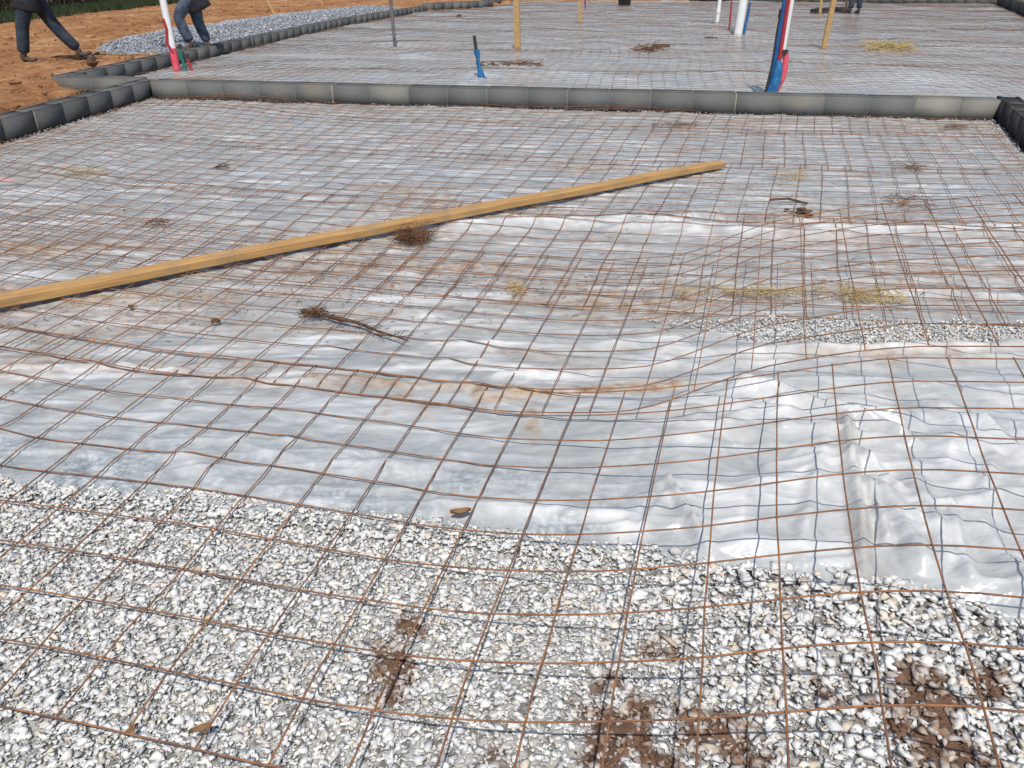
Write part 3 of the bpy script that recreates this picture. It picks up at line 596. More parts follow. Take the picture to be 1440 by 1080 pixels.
# ------------------------------------------------------------------ block walls
def wall(A, B, side, mat, name, label, h=.195, z0=-.04, th=.19, stained=()):
    A = np.array(A[:2]); B = np.array(B[:2]); d = B - A; Ln = np.linalg.norm(d); d /= Ln; n = np.array([-d[1], d[0]]) * side
    Rm = np.array([[d[0], n[0], 0], [d[1], n[1], 0], [0, 0, 1]]); T = np.array([A[0], A[1], 0])
    mb = MB(); mo = MB(); x = 0; bl = .397
    while x < Ln - .02:
        x1 = min(x + bl, Ln); hz = h + random.uniform(-.0025, .0025); off = random.uniform(-.003, .003); a = random.choice([0, 0, .1, .15, .3]) 
        for s0, s1 in stained:
            if s0 <= (x + x1) / 2 <= s1: a = .95
        Mx = (Rm, T + np.append(n * off, 0))
        mb.box((x + .001, 0, z0), (x1, th, hz - .006), Mx, a)
        if x1 - x > .2:
            for q in (0, 1):      # shell rims standing just proud of the filled cells
                mb.box((x + .003, .002 + q * (th - .036), hz - .0055), (x1 - .002, .034 + q * (th - .036), hz), Mx, a)
        if x1 + .012 < Ln : mo.box((x1 + .0003, .0015 if random.random() < .7 else -.003, z0), (x1 + .0107, th - .002, h - .0045), (Rm, T), random.choice([0, 0, 0, 0, .2, .7]))
        x = x1 + .011
    o = link(name, mb.mesh(name), mat, label=label, cat='block wall')
    if mo.n: link('mortar_joint', mo.mesh('mortar_joint'), m_mortar, parent=o)
    return o
LW0 = (float(XL(-1.0)), -1.0); LW1 = (float(XL(D0[1])), D0[1])
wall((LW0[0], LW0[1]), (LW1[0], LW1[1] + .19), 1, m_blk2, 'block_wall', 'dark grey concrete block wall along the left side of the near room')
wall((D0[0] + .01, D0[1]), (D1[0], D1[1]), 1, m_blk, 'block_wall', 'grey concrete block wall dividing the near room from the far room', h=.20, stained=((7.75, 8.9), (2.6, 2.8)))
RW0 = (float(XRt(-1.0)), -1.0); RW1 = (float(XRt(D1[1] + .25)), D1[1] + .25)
wall(RW1, RW0, 1, m_blk3, 'block_wall', 'deeply shaded block wall along the right side of the near room', h=.2)  # blackness is painted shade on the unlit inner face
fl = far_left
wl = [((fl[0][0], fl[0][1] + .0), (fl[0][0] + .65, fl[0][1] - .04), m_blk, 'short grey block wall return at the left corner behind the dividing wall')]
wall((fl[0][0] + .0, fl[0][1] - .22), (D0[0] - .22, D0[1] + .22), 1, m_blk, 'block_wall', 'short grey block wall return joining the left corner of the dividing wall')
fl2 = [(fl[0][0], fl[0][1]), (fl[4][0], fl[4][1]), (fl[5][0], fl[5][1]), (fl[7][0], fl[7][1] + 1)]
for a_, b_, lb in ((fl[0], fl[2], 'dark block wall at the near left edge of the far room, behind the leaning white pipe'), (fl[2], fl[3], 'middle stretch of dark block wall in front of the gravel heap'), (fl[3], fl[4], 'dark block wall stretch beyond the gravel heap, behind the thin grey pipe')):
    wall(a_, b_, 1, m_blk2, 'block_wall', lb, h=.18)
wall((fl2[1][0], fl2[1][1] + .02), fl2[2], 1, m_blk2, 'block_wall', 'far block wall stepping right beyond the thin grey pipe', h=.24)
wall((fl2[2][0] + .0, fl2[2][1] + .2), fl2[3], 1, m_blk2, 'block_wall', 'farthest left block wall running back at the top of the picture', h=.24)
sl = (FR1[0] - FR0[0]) / (FR1[1] - FR0[1])
wall((FR0[0] + 3.4 * sl, 34.6), (FR0[0] + (12 - FR0[1]) * sl, 12), 1, m_blk2, 'block_wall', 'dark block wall along the right side of the far room', h=.30) if False else None
wall((FR1[0], FR1[1]), (FR0[0] - 6 * sl, FR0[1] - 6), 1, m_blk3, 'block_wall', 'dark block wall along the right side of the far room', h=.34)
wall((7.0, 34.9), (FR1[0] + .1, FR1[1] + .2), 1, m_blk, 'block_wall', 'grey block wall closing the back of the far room at right', h=.42)

# ------------------------------------------------------------------ lumber
def bevel_box(name, lx, ly, lz, mat, bev=.003, segs=24, bow=0.0, parent=None, **k):
    bm = bmesh.new()
    for i in range(segs + 1):
        t = i / segs; x = (t - .5) * lx; b_ = bow * 4 * t * (1 - t)
        pr = [(-ly / 2, 0), (-ly / 2 + bev, -bev), (ly / 2 - bev, -bev), (ly / 2, 0), (ly / 2, lz - bev), (ly / 2 - bev, lz), (-ly / 2 + bev, lz), (-ly / 2, lz - bev)]
        pr = [(-ly/2 + bev, 0), (ly/2 - bev, 0), (ly/2, bev), (ly/2, lz - bev), (ly/2 - bev, lz), (-ly/2 + bev, lz), (-ly/2, lz - bev), (-ly/2, bev)]
        for (y_, z_) in pr: bm.verts.new((x, y_ + b_ * .6 + .0015 * math.sin(i * 1.3), z_ + b_ * .15 + .002 * math.sin(i * .9 + 1)))
    bm.verts.ensure_lookup_table()
    for i in range(segs):
        for j in range(8):
            j2 = (j + 1) % 8; bm.faces.new((bm.verts[i * 8 + j], bm.verts[(i + 1) * 8 + j], bm.verts[(i + 1) * 8 + j2], bm.verts[i * 8 + j2]))
    bm.faces.new([bm.verts[j] for j in range(8)]); bm.faces.new([bm.verts[segs * 8 + 7 - j] for j in range(8)])
    bmesh.ops.recalc_face_normals(bm, faces=bm.faces)
    me = bpy.data.meshes.new(name); bm.to_mesh(me); bm.free(); return link(name, me, mat, parent=parent, **k)
q0 = np.array(at(0, 421, .065)); q1 = np.array(at(1014, 229, .065)); dv = (q1 - q0)[:2]; dv /= np.linalg.norm(dv)
Lb = 4.88; ctr = q1[:2] - dv * Lb / 2
bd = bevel_box('lumber_board', Lb, .089, .038, m_lum, bow=.01, label='long new pine board lying diagonally across the wire mesh', cat='board')
bd.location = (ctr[0], ctr[1], .040); bd.rotation_euler = (0, 0, math.atan2(dv[1], dv[0]))

# ------------------------------------------------------------------ stakes and pipes
def stake(px, py, w, hgt, tip=(0, 0), label='', group=None, name='wooden_stake', z=0.02, th=None):
    p = at(px, py, z); root = empty(name, p, random.uniform(-.3, .3), label=label, cat='stake', group=group)
    th = th or w * .45
    bm = bmesh.new(); pts = [(-w/2, -th/2), (w/2, -th/2), (w/2, th/2), (-w/2, th/2)]
    rings = []
    for t in (-.08, 0, .3, .6, 1): rings.append([bm.verts.new((a * (.3 if t < 0 else 1) + tip[0] * t, b_ * (.3 if t < 0 else 1) + tip[1] * t, t * hgt)) for a, b_ in pts])
    for i in range(4):
        for j in range(4): bm.faces.new((rings[i][j], rings[i][(j + 1) % 4], rings[i + 1][(j + 1) % 4], rings[i + 1][j]))
    bm.faces.new(rings[-1]); bm.faces.new(rings[0][::-1]); bmesh.ops.recalc_face_normals(bm, faces=bm.faces)
    me = bpy.data.meshes.new('post'); bm.to_mesh(me); bm.free(); me.transform(Matrix.Identity(4)); link('post', me, m_stake, parent=root)
    return root, p
stake(728, 70, .10, 1.25, (-.04, 0), 'upright wooden stake nearest the dividing wall, left of centre')
r_, p_ = stake(816, 34, .085, 1.3, (-.04, 0), 'upright wooden stake with a purple ribbon at its top, farther back')
mb = MB(); t_ = np.linspace(0, 1, 8)
mb.tube(np.stack([.04 + .10 * t_ + .02 * np.sin(t_ * 5), -.03 - 0 * t_, .62 - .28 * t_**1.5 + .0 * t_], -1), .03 * (1 - .3 * t_), 4)
link('ribbon', mb.mesh('ribbon'), m_purp, parent=r_)
mb = MB(); mb.tube(np.stack([0 * t_[:3], 0 * t_[:3], np.array([.6, .63, .66])], -1), .068, 6); link('knot', mb.mesh('knot'), m_purp, parent=r_)
stake(1158, 69, .085, 1.35, (.07, 0), 'upright wooden stake to the right of the pipe bundle')
stake(1153, 20, .07, 1.1, (-.05, 0), 'thin upright stake just behind the right hand stake')
stake(1188, 19, .06, 1.1, (-.02, .0), 'short thin stake in front of the dark blue legs')
def slanted(px, py, top, label):
    p = at(px, py, .08); root = empty('wooden_stake', p, 0, label=label, cat='stake'); mb = MB()
    mb.tube(np.array([(0, 0, -.05), (top[0] * .5, top[1] * .5, top[2] * .5), top]), .035, 4, cap=True); link('post', mb.mesh('post'), m_stake, parent=root)
slanted(388, 21, (-.45, .3, .75), 'slanting wooden stake in the orange dirt behind the gravel heap')
slanted(455, 8, (-.25, .1, .6), 'small slanting wooden stake in the orange dirt farther back')
def tube_obj(name, pts, r, mat, parent, n=14, smooth=True):
    mb = MB(); mb.tube(np.array(pts, float), r, n, cap=True); o = link(name, mb.mesh(name), mat, parent=parent); 
    if smooth: o.data.shade_smooth(); o.data.set_sharp_from_angle(angle=R_(50))
    return o
def pipe(name, px, py, r, hgt, mat, label, lean=(0, 0), cat='pipe', group=None, z=.02, bend=0):
    p = at(px, py, z); root = empty(name, p, 0, label=label, cat=cat, group=group)
    t = np.linspace(-.03, 1, 12); P = np.stack([lean[0] * t + bend * np.sin(t * 3), lean[1] * t, hgt * t], -1)
    tube_obj('tube', P, r, mat, root); return root, p
pipe('steel_pipe', 556, 69, .028, 1.4, m_grey, 'thin dark grey upright pipe near the far left wall', (-.05, 0))
r_, p_ = pipe('water_pipe', 676, 114, .02, .52, m_blk_t, 'short upright pipe wrapped in blue tape behind the dividing wall', (-.07, 0))
t = np.linspace(0, 1, 10); tube_obj('tape_wrap', np.stack([.02 - .065 * t, -.01 + 0 * t, .38 * t - .02], -1), .034 + .012 * np.sin(t * 8) - .008 * t, m_tape, r_)
tube_obj('tape_tail', [(.03, -.05, .02), (.05, -.07, .05), (.09, -.1, .01)], .02, m_tape, r_, 6)
r_, p_ = pipe('drain_pipe', 1008, 34, .045, 1.1, m_pvc, 'narrower white plastic pipe left of the thick white pipe', (.02, 0))
mb = MB(); tube_obj('coupling', [(0.004, 0, .25), (.006, 0, .33)], .055, m_pvc, r_)
r_, p_ = pipe('water_pipe', 1025, 44, .018, 1.1, m_red, 'thin red plastic pipe between the two white pipes', (-.06, 0), bend=.015)
r_, p_ = pipe('drain_pipe', 1037, 52, .083, 1.3, m_pvc, 'thick white plastic drain pipe standing beside a blue pipe', (.06, 0))
r_, p_ = pipe('water_pipe', 1045, 51, .02, .62, m_blue, 'short blue pipe touching the thick white drain pipe', (.05, -.02), z=.02)
t = np.linspace(0, 1, 8); tube_obj('tape_wrap', np.stack([.045 * t, -.02 * t, .5 * t], -1), .035 - .01 * t, m_tape, r_)
# bundle just beyond the dividing wall
b0 = at(1084, 136, .06)
def bundle_piece(name, mat, xs, label, r, cat='pipe', wraps=()):
    root = empty(name, b0, 0, label=label, cat=cat); P = np.array(xs, float)
    tt = np.linspace(0, len(P) - 1, 24); Pi = np.stack([np.interp(tt, np.arange(len(P)), P[:, i]) for i in range(3)], -1); 
    tube_obj('tube', Pi, r, mat, root)
    for nm, m_, pts, rr in wraps: tube_obj(nm, pts, rr, m_, root, 12)
    return root
bundle_piece('drain_pipe', m_pvc, [(.06, .04, 0), (.07, .04, .45), (.085, .04, 1.0), (.10, .04, 1.4)], 'white pipe rising from the taped bundle behind the dividing wall', .026,
             wraps=[('tape_wrap', m_pink, [(.03, .01, 0), (.06, .0, .1), (.095, .0, .2), (.105, .01, .3), (.10, .02, .42)], np.array([.026, .032, .036, .032, .028])), ('band', m_blk_t, [(.074, .03, .41), (.076, .03, .46)], .044)])
bundle_piece('water_pipe', m_red, [(.03, .0, 0), (.03, -.01, .35), (.035, .0, .9), (.045, 0, 1.4)], 'red pipe in the taped bundle behind the dividing wall', .021)
bundle_piece('water_pipe', m_blue, [(-.03, -.03, 0), (-.02, -.03, .3), (-.015, -.03, .7), (-.005, -.03, 1.4)], 'blue pipe in the taped bundle behind the dividing wall', .02,
             wraps=[('tape_wrap', m_tape, [(-.05, -.05, -.06), (-.02, -.06, .05), (.01, -.06, .16), (.02, -.055, .28), (.015, -.05, .36)], np.array([.026, .05, .055, .044, .028]))])
bundle_piece('water_pipe', m_blk_t, [(-.07, -.02, 0), (-.035, -.02, .3), (-.03, -.02, .65), (-.02, -.02, .82)], 'dark blue capped pipe at the left of the taped bundle', .018,
             wraps=[('cap', m_blk_t, [(-.026, -.02, .76), (-.02, -.02, .84)], .026)])
# leaning white pipe at the left wall
w0 = at(249, 97, .05)
root = empty('drain_pipe', w0, 0, label='white plastic pipe with red tape standing by the left wall in front of a worker', cat='pipe')
tube_obj('tube', [(0, 0, -.03), (-.012, 0, .5), (-.025, 0, 1.0), (-.04, 0, 1.5)], .045, m_pvc, root)
tube_obj('tape_wrap', [(.0, -.012, -.02), (-.002, -.012, .1), (-.006, -.01, .26)], np.array([.047, .05, .047]), m_pink, root)
tube_obj('red_line', [(.01, -.045, .2), (-.05, -.05, .32), (-.02, -.055, .5), (-.04, -.055, .62)], .017, m_red, root, 8)
for (dx, mt, hh_, lb) in ((.12, m_teal, .30, 'green pipe stub beside the leaning white pipe'), (.20, m_red, .18, 'dark red pipe stub right of the green one by the left wall')):
    rt_ = empty('water_pipe', (w0[0] + dx, w0[1], w0[2]), 0, label=lb, cat='pipe'); tube_obj('tube', [(0, 0, -.03), (-.03, 0, hh_ * .5), (-.03, 0, hh_)], .02, mt, rt_)
    tube_obj('end_cap', [(-.028, 0, hh_ - .04), (-.031, 0, hh_ + .01)], .025, m_blk_t, rt_)
# black bucket and the black pipe
p = at(878, 8, .03); root = empty('bucket', p, 0, label='black bucket standing far back at the top centre of the picture', cat='bucket')
mb = MB(); th_ = np.linspace(0, 2 * math.pi, 25)[:-1]; V = []; prof = [(.0, 0), (.21, 0), (.25, .42), (.268, .42), (.268, .46), (.235, .46), (.2, .04), (0, .04)]
for r0, z0 in prof: V += [(r0 * math.cos(a), r0 * math.sin(a), z0) for a in th_]
Fq = [(i * 24 + j, i * 24 + (j + 1) % 24, (i + 1) * 24 + (j + 1) % 24, (i + 1) * 24 + j) for i in range(len(prof) - 1) for j in range(24)]
mb.add(V, Fq); link('pail', mb.mesh('pail'), m_blk_t, parent=root)
a_ = np.linspace(0, math.pi, 14); tube_obj('handle', np.stack([.27 * np.cos(a_), -.06 - .1 * np.sin(a_), .42 - .16 * np.sin(a_)], -1), .008, m_grey, root, 6)
pA = at(1142, 16, .08); pB = at(1192, 13.5, .08)
root = empty('plastic_pipe', pA, 0, label='black pipe lying on the far ground beside the dark blue legs', cat='pipe')
tube_obj('tube', [(0, 0, 0), ((pB[0] - pA[0]) * .5, (pB[1] - pA[1]) * .5, .02), (pB[0] - pA[0], pB[1] - pA[1], 0)], .075, m_blk_t, root)
tube_obj('coupling', [(.2, .2 * (pB[1] - pA[1]) / (pB[0] - pA[0]), .0), (.36, .36 * (pB[1] - pA[1]) / (pB[0] - pA[0]), .0)], .095, m_blk_t, root)

# ------------------------------------------------------------------ debris
def on(px, py, z=.03): return at(px, py, z)
def clump(px, py, rx, ry, n, length, mat, name, label, cat, curl=.3, h=.03, seed=0, z=.03, rad=.0012):
    r = np.random.default_rng(seed); p = on(px, py, z); mb = MB()
    for i in range(n):
        a = r.uniform(0, math.pi); c = np.array([float(np.clip(r.normal(), -1.5, 1.5)) * rx * .5, float(np.clip(r.normal(), -1.5, 1.5)) * ry * .5, abs(r.normal()) * h * .5]); l = length * r.uniform(.4, 1.1)
        d = np.array([math.cos(a), math.sin(a), r.normal() * .2]); s2 = np.array([-d[1], d[0], 0]) * curl * l * r.normal(); t = np.linspace(-.5, .5, 5)
        mb.tube(c + d * l * t[:, None] + s2 * (t**2)[:, None] + np.array([0, 0, .004]), rad, 3)
    return link(name, mb.mesh(name), mat, loc=p, label=label, cat=cat)
clump(583, 337, .10, .10, 260, .12, m_needle, 'pine_straw', 'reddish brown clump of pine straw against the near side of the long board', 'pine straw', seed=1, h=.05)
clump(443, 444, .06, .04, 60, .07, m_needle, 'pine_straw', 'dark clump of pine straw at the left end of the bark strip', 'pine straw', seed=2)
clump(725, 408, .04, .10, 40, .07, m_straw, 'straw_wisp', 'orange straw wisp on the overlap of mesh sheets right of centre', 'straw', seed=3)
clump(1080, 414, .50, .06, 170, .10, m_straw, 'straw_wisp', 'long scatter of straw just above the bare gravel strip', 'straw', seed=4)
clump(1225, 420, .16, .08, 120, .09, m_straw, 'straw_wisp', 'pale straw patch above the right part of the gravel strip', 'straw', seed=5)
clump(1118, 250, .14, .14, 40, .16, m_straw, 'straw_wisp', 'small yellow straw tuft right of the far end of the board', 'straw', seed=6)
clump(1250, 70, .5, .45, 160, .35, m_straw, 'straw_wisp', 'yellowish straw heap in the far room right of the stake', 'straw', seed=7, rad=.005, h=.1)
clump(1275, 285, .14, .16, 60, .14, m_needle, 'pine_straw', 'brown pine straw scrap toward the right of the near room', 'pine straw', seed=8)
clump(1282, 238, .12, .1, 50, .12, m_needle, 'pine_straw', 'small brown pine straw tuft near the right wall', 'pine straw', seed=9)
clump(1345, 180, .15, .06, 50, .12, m_needle, 'pine_straw', 'pine straw at the foot of the dividing wall near the right corner', 'pine straw', seed=10)
clump(950, 177, .25, .08, 90, .12, m_needle, 'pine_straw', 'pine straw scattered at the foot of the dividing wall near its middle', 'pine straw', seed=11)
clump(718, 94, .55, .3, 120, .22, m_needle, 'pine_straw', 'brown straw patch at the foot of the stake nearest the dividing wall', 'pine straw', seed=31, rad=.005, h=.05)
clump(915, 72, .32, .25, 60, .25, m_needle, 'pine_straw', 'brown straw patch in the far room behind the dividing wall', 'pine straw', seed=12, rad=.006, h=.08)
clump(118, 244, .18, .03, 40, .16, m_straw, 'straw_wisp', 'pale yellow straw wisp near the left wall', 'straw', seed=13, curl=.1)
clump(312, 236, .06, .06, 50, .07, m_needle, 'pine_straw', 'small dark needle tuft in the left part of the near room', 'pine straw', seed=14)
clump(222, 316, .07, .05, 50, .07, m_needle, 'pine_straw', 'small brown needle tuft above the left half of the board', 'pine straw', seed=15)
def clod(px, py, r0, n, label, seed, flat=.5, mat=None, spread=1.0, name='soil_clod', z=.03):
    r = np.random.default_rng(seed); p = on(px, py, z); bm = bmesh.new()
    for i in range(n):
        rr = r0 * r.uniform(.35, 1) * (1 if i == 0 else .6); c = Vector((r.normal() * r0 * spread * (i > 0), r.normal() * r0 * spread * (i > 0), rr * flat * .5))
        res = bmesh.ops.create_icosphere(bm, subdivisions=2, radius=rr)
        for v in res['verts']:
            k = 1 + .9 * float(pn(v.co.x * 30 / r0 * .03 + i * 3, v.co.y * 30 / r0 * .03 + v.co.z * 50, seed)); v.co = Vector((v.co.x * k * 1.2, v.co.y * k, v.co.z * k * flat)) + c
    me = bpy.data.meshes.new(name); bm.to_mesh(me); bm.free(); return link(name, me, mat or m_clod, loc=p, label=label, cat='soil clod')
clod(301, 453, .016, 6, 'dark brown soil clod left of the bark strip', 1, .9)
clod(175, 296, .014, 1, 'small dark pebble of soil alone above the left half of the board', 2)
clod(17, 549, .013, 1, 'small black clod at the left edge by the fold line', 3, z=.02)
clod(1130, 298, .042, 7, 'flattened grey brown soil clod in the right half of the near room', 4, .3)
clod(185, 431, .012, 5, 'small crumb of soil just below the left end of the board', 5)
clod(1000, 54, .16, 1, 'flat reddish soil clod left of the foot of the thick white pipe', 6, .2)
clod(131, 92, .075, 1, 'grey brown lump of earth standing on the left dirt bank', 7, 1.3, z=.15)
clod(645, 24, .10, 1, 'dark clod on the far mesh left of the stake', 8, .8)
clod(930, 66, .14, 1, 'brown soil clod in the far room left of the pipes', 9, .25)
# bark strip
mb = MB(); pa = np.array(on(425, 438, .035)); pb = np.array(on(575, 478, .05)); t = np.linspace(0, 1, 14)
P = pa + (pb - pa) * t[:, None] + np.stack([0 * t, .02 * np.sin(t * 4) + .006 * np.sin(t * 15), .004 * np.sin(t * math.pi)], -1) - pa
mb.tube(P, .009 * (1 - t * .75) + .006 * np.sin(t * 13)**2 * (1 - t), 7)
rb = np.random.default_rng(5)
for q in range(70):
    k_ = rb.random()**1.6; c0 = (P[-1] - P[0]) * k_ + P[0] + rb.normal(size=3) * np.array([.025, .03, .004]) * (1 - .7 * k_) + np.array([0, 0, .006]); a_ = rb.normal() * .9 - .3; l_ = rb.uniform(.02, .06)
    mb.tube(np.array([c0, c0 + l_ * np.array([math.cos(a_), math.sin(a_), .1])]), .0013, 3)
link('bark_strip', mb.mesh('bark_strip'), m_clod, loc=pa, label='dark peeling bark strip pointing to the right below the board', cat='bark')
mb = MB(); mb.tube(np.array([(0, 0, 0), (.1, -.03, .015), (.2, -.09, .0)]), .008, 5); link('twig', mb.mesh('twig'), m_clod, loc=on(1082, 281, .04), label='short brown twig left of the flat clod', cat='twig')
def leaf(px, py, l, label, rz, mat, name='dead_leaf', z=.035):
    U2, V2 = np.meshgrid(np.linspace(-.5, .5, 9), np.linspace(-1, 1, 5), indexing='ij'); wd = .2 * np.cos(U2 * math.pi)**.8
    P = np.stack([U2 * l, V2 * wd * l, l * (.18 * np.abs(V2)**1.5 + .35 * U2**2)], -1).reshape(-1, 3); o = link(name, mesh_np(name, P, grid_faces(9, 5)), mat, loc=on(px, py, z), label=label, cat='leaf'); o.rotation_euler = (0, 0, rz)
m_dleaf = mat_simple('brown_leaf', (.16, .08, .03), (.34, .19, .08), 30, .7, .3)
leaf(648, 722, .055, 'curled brown leaf near the front edge of the plastic', .2, m_dleaf)
leaf(185, 1028, .03, 'small orange leaf caught under the nearest mesh edge', 1.0, m_dleaf, z=.03)
leaf(283, 1027, .04, 'brown leaf on the gravel under the last crosswire at lower left', .5, m_dleaf)
# loose needles, straw bits and crumbs blown over the film: uncountable litter
rl = np.random.default_rng(77); mbn = MB(); n_ = 0
spots = [(on(a_, b_, 0), sp_) for a_, b_, sp_ in ((450, 375, .35), (520, 400, .3), (330, 415, .3), (170, 460, .3), (560, 440, .25), (700, 400, .25), (1060, 412, .4), (1220, 425, .3), (980, 300, .35), (1290, 290, .4), (1040, 265, .3), (700, 280, .5), (420, 260, .6), (210, 225, .5), (60, 240, .4), (300, 205, .6), (580, 210, .6), (850, 205, .6), (1250, 215, .6), (900, 420, .3), (100, 430, .4))]
while n_ < 1700:
    p_, sp_ = spots[rl.integers(0, len(spots))]; x_, y_ = p_[0] + rl.normal() * sp_, p_[1] + rl.normal() * sp_ * .6
    n_ += 1
    if not (y_ > 2.75 and y_ < YW(x_) - .05 and x_ > XL(y_) + .05 and x_ < XRt(y_) - .05): continue
    a_ = rl.uniform(0, 3.14); l_ = rl.uniform(.008, .035); c0 = np.array([x_, y_, 0.0]); d_ = np.array([math.cos(a_), math.sin(a_), 0]) * l_
    mbn.tube(np.array([c0, c0 + d_ * .5 + [0, 0, .003], c0 + d_]), rl.uniform(.0006, .0014), 3)
Vn = np.vstack(mbn.v); Vn[:, 2] += film_top(Vn[:, 0], Vn[:, 1]) + .004
link('loose_litter', mesh_np('loose_litter', Vn, np.vstack(mbn.f)), m_needle, kind='stuff')
# pink ribbon at left edge
mb = MB(); t = np.linspace(0, 1, 20); pr = on(-60, 257, .04); q = on(28, 255, .04)
P = np.stack([(q[0] - pr[0]) * t, .02 * np.sin(t * 9), .02 + .012 * np.sin(t * 13)], -1)
Vv = np.concatenate([P + np.array([0, -.012, 0]), P + np.array([0, .012, .004])]); Fq = [(i, i + 1, 20 + i + 1, 20 + i) for i in range(19)]
mb.add(Vv, Fq); link('marking_ribbon', mb.mesh('marking_ribbon'), m_flag, loc=pr, label='pink marking ribbon lying on the mesh at the left edge', cat='ribbon')

# ------------------------------------------------------------------ people
def skin_mesh(name, nodes, edges, mat, parent, sub=2):
    """nodes: list of (xyz, (rx, ry)); root = node 0"""
    me = bpy.data.meshes.new(name); me.from_pydata([n[0] for n in nodes], edges, [])
    o = bpy.data.objects.new(name, me); C.objects.link(o); o.modifiers.new('skin', 'SKIN'); o.modifiers.new('sub', 'SUBSURF').levels = sub; o.modifiers['sub'].render_levels = sub
    for i, n in enumerate(nodes):
        r = n[1]; me.skin_vertices[0].data[i].radius = r if isinstance(r, tuple) else (r, r); me.skin_vertices[0].data[i].use_root = (i == 0)
    dg = bpy.context.evaluated_depsgraph_get(); m2 = bpy.data.meshes.new_from_object(o.evaluated_get(dg)); bpy.data.objects.remove(o)
    m2.name = name; m2.materials.clear(); return link(name, m2, mat, parent=parent, smooth=True)
def chain(nodes, edges, start, pts):
    prev = start
    for p in pts:
        nodes.append(p); edges.append((prev, len(nodes) - 1)); prev = len(nodes) - 1
    return prev
def person(loc, rz, J, label, denim, group=None):
    """local frame: x forward, y left, z up. J: hips/knees/ankles/toes per side, chest lean, hands"""
    root = empty('person', loc, rz, label=label, cat='person')
    V3 = lambda p: tuple(p)
    ln = J['lean']; hip = np.array([0, 0, .93 + J.get('dz', 0)]); up = np.array([math.sin(ln), 0, math.cos(ln)]); fw = np.array([math.cos(ln), 0, -math.sin(ln)])
    waist = hip + up * .14; chest = hip + up * .36; neck = hip + up * .51; hb = hip + up * .56; head = hip + up * .655 + fw * .015
    bn = [(V3(hip), .13)]; be = []
    c1 = chain(bn, be, 0, [(V3(waist), .12), (V3(chest), (.115, .085)), (V3(neck), .05), (V3(hb), .05)])
    chain(bn, be, c1, [(V3(head + fw * .01 - up * .02), (.075, .085)), (V3(head + up * .06), (.078, .09)), (V3(head + up * .115), .055)])
    jn = [(V3(hip + up * .06), (.14, .11))]; je = []; jk = [(V3(waist - up * .40), (.215, .20)), (V3(waist - up * .38), (.215, .20))]; ke = [(0, 1)]
    ci = chain(jk, ke, 1, [(V3(waist - up * .18), (.20, .18)), (V3(waist), (.18, .145)), (V3(chest), (.185, .13)), (V3(chest + up * .1), (.16, .11)), (V3(neck - up * .01), .075)])
    for sd in (1, -1):
        leg = J['L' if sd == 1 else 'R']; kn, an, toe = [np.array(q, float) for q in leg]; hj = hip + np.array([0, sd * .09, -.03])
        chain(bn, be, 0, [(V3(hj), .09), (V3((hj + kn) / 2), .075), (V3(kn), .055), (V3(an), .035)])
        chain(jn, je, 0, [(V3(hj - np.array([0, 0, .04])), .12), (V3(hj * .55 + kn * .45), .108), (V3(kn), .088), (V3(kn * .5 + an * .5), .082), (V3(an + np.array([0, 0, .03])), .078)])
        bt = [(V3(an + np.array([0, 0, .05])), .055)]; bte = []; d = (toe - an); 
        chain(bt, bte, 0, [(V3(an - np.array([0, 0, .03]) - d * .08), .05), (V3(an + d * .5 - np.array([0, 0, .035])), (.048, .038)), (V3(toe), (.045, .03))])
        b_ = skin_mesh('boot', bt, bte, m_boot, root); 
        zmin = min((an[2] - .09), toe[2] - .035); so_ = MB(); dd = d / np.linalg.norm(d); ang = math.atan2(d[1], d[0]); Rm = np.array([[math.cos(ang), -math.sin(ang), 0], [math.sin(ang), math.cos(ang), 0], [0, 0, 1]])
        pitch = math.atan2(d[2] + .06, math.hypot(d[0], d[1])); Ry = np.array([[math.cos(pitch), 0, -math.sin(pitch)], [0, 1, 0], [math.sin(pitch), 0, math.cos(pitch)]])
        so_.box((-.06, -.045, -.105), (.24, .045, -.08), (Rm @ Ry, an)); link('sole', so_.mesh('sole'), m_blk_t, parent=b_)
        sh = chest + up * .10 + np.array([0, sd * .19, 0]); el, wr = [np.array(q, float) for q in J['AL' if sd == 1 else 'AR']]
        i_sh = None
        chain(bn, be, 2, [(V3(sh), .05), (V3(el), .04), (V3(wr), .028)]); wi = len(bn) - 1
        chain(jk, ke, 5, [(V3(sh), .085), (V3(sh * .5 + el * .5), .064), (V3(el), .06), (V3(wr * .92 + el * .08), .046)])
        hd = (wr - el); hd /= np.linalg.norm(hd); sv = np.cross(hd, [0, 1, 0]); sv /= np.linalg.norm(sv) + 1e-9; nv_ = np.cross(hd, sv)
        palm = chain(bn, be, wi, [(V3(wr + hd * .05), (.036, .02)), (V3(wr + hd * .085), (.038, .018))])
        for q, (o1, l1) in enumerate(((-.030, .068), (-.010, .08), (.010, .075), (.029, .058))):
            b1 = wr + hd * .095 + sv * o1; chain(bn, be, palm, [(V3(b1), .0095), (V3(b1 + hd * l1 * .5 + nv_ * sd * .012), .0085), (V3(b1 + hd * l1 * .85 + nv_ * sd * .034), .0075)])
        t1 = wr + hd * .045 - sv * .035; chain(bn, be, wi, [(V3(t1), .012), (V3(t1 + hd * .035 - sv * .018), .010), (V3(t1 + hd * .06 - sv * .02 + nv_ * sd * .01), .008)])
    body = skin_mesh('body', bn, be, m_skin, root)
    skin_mesh('jeans', jn, je, denim, root); skin_mesh('jacket', jk, ke, m_jacket, root)
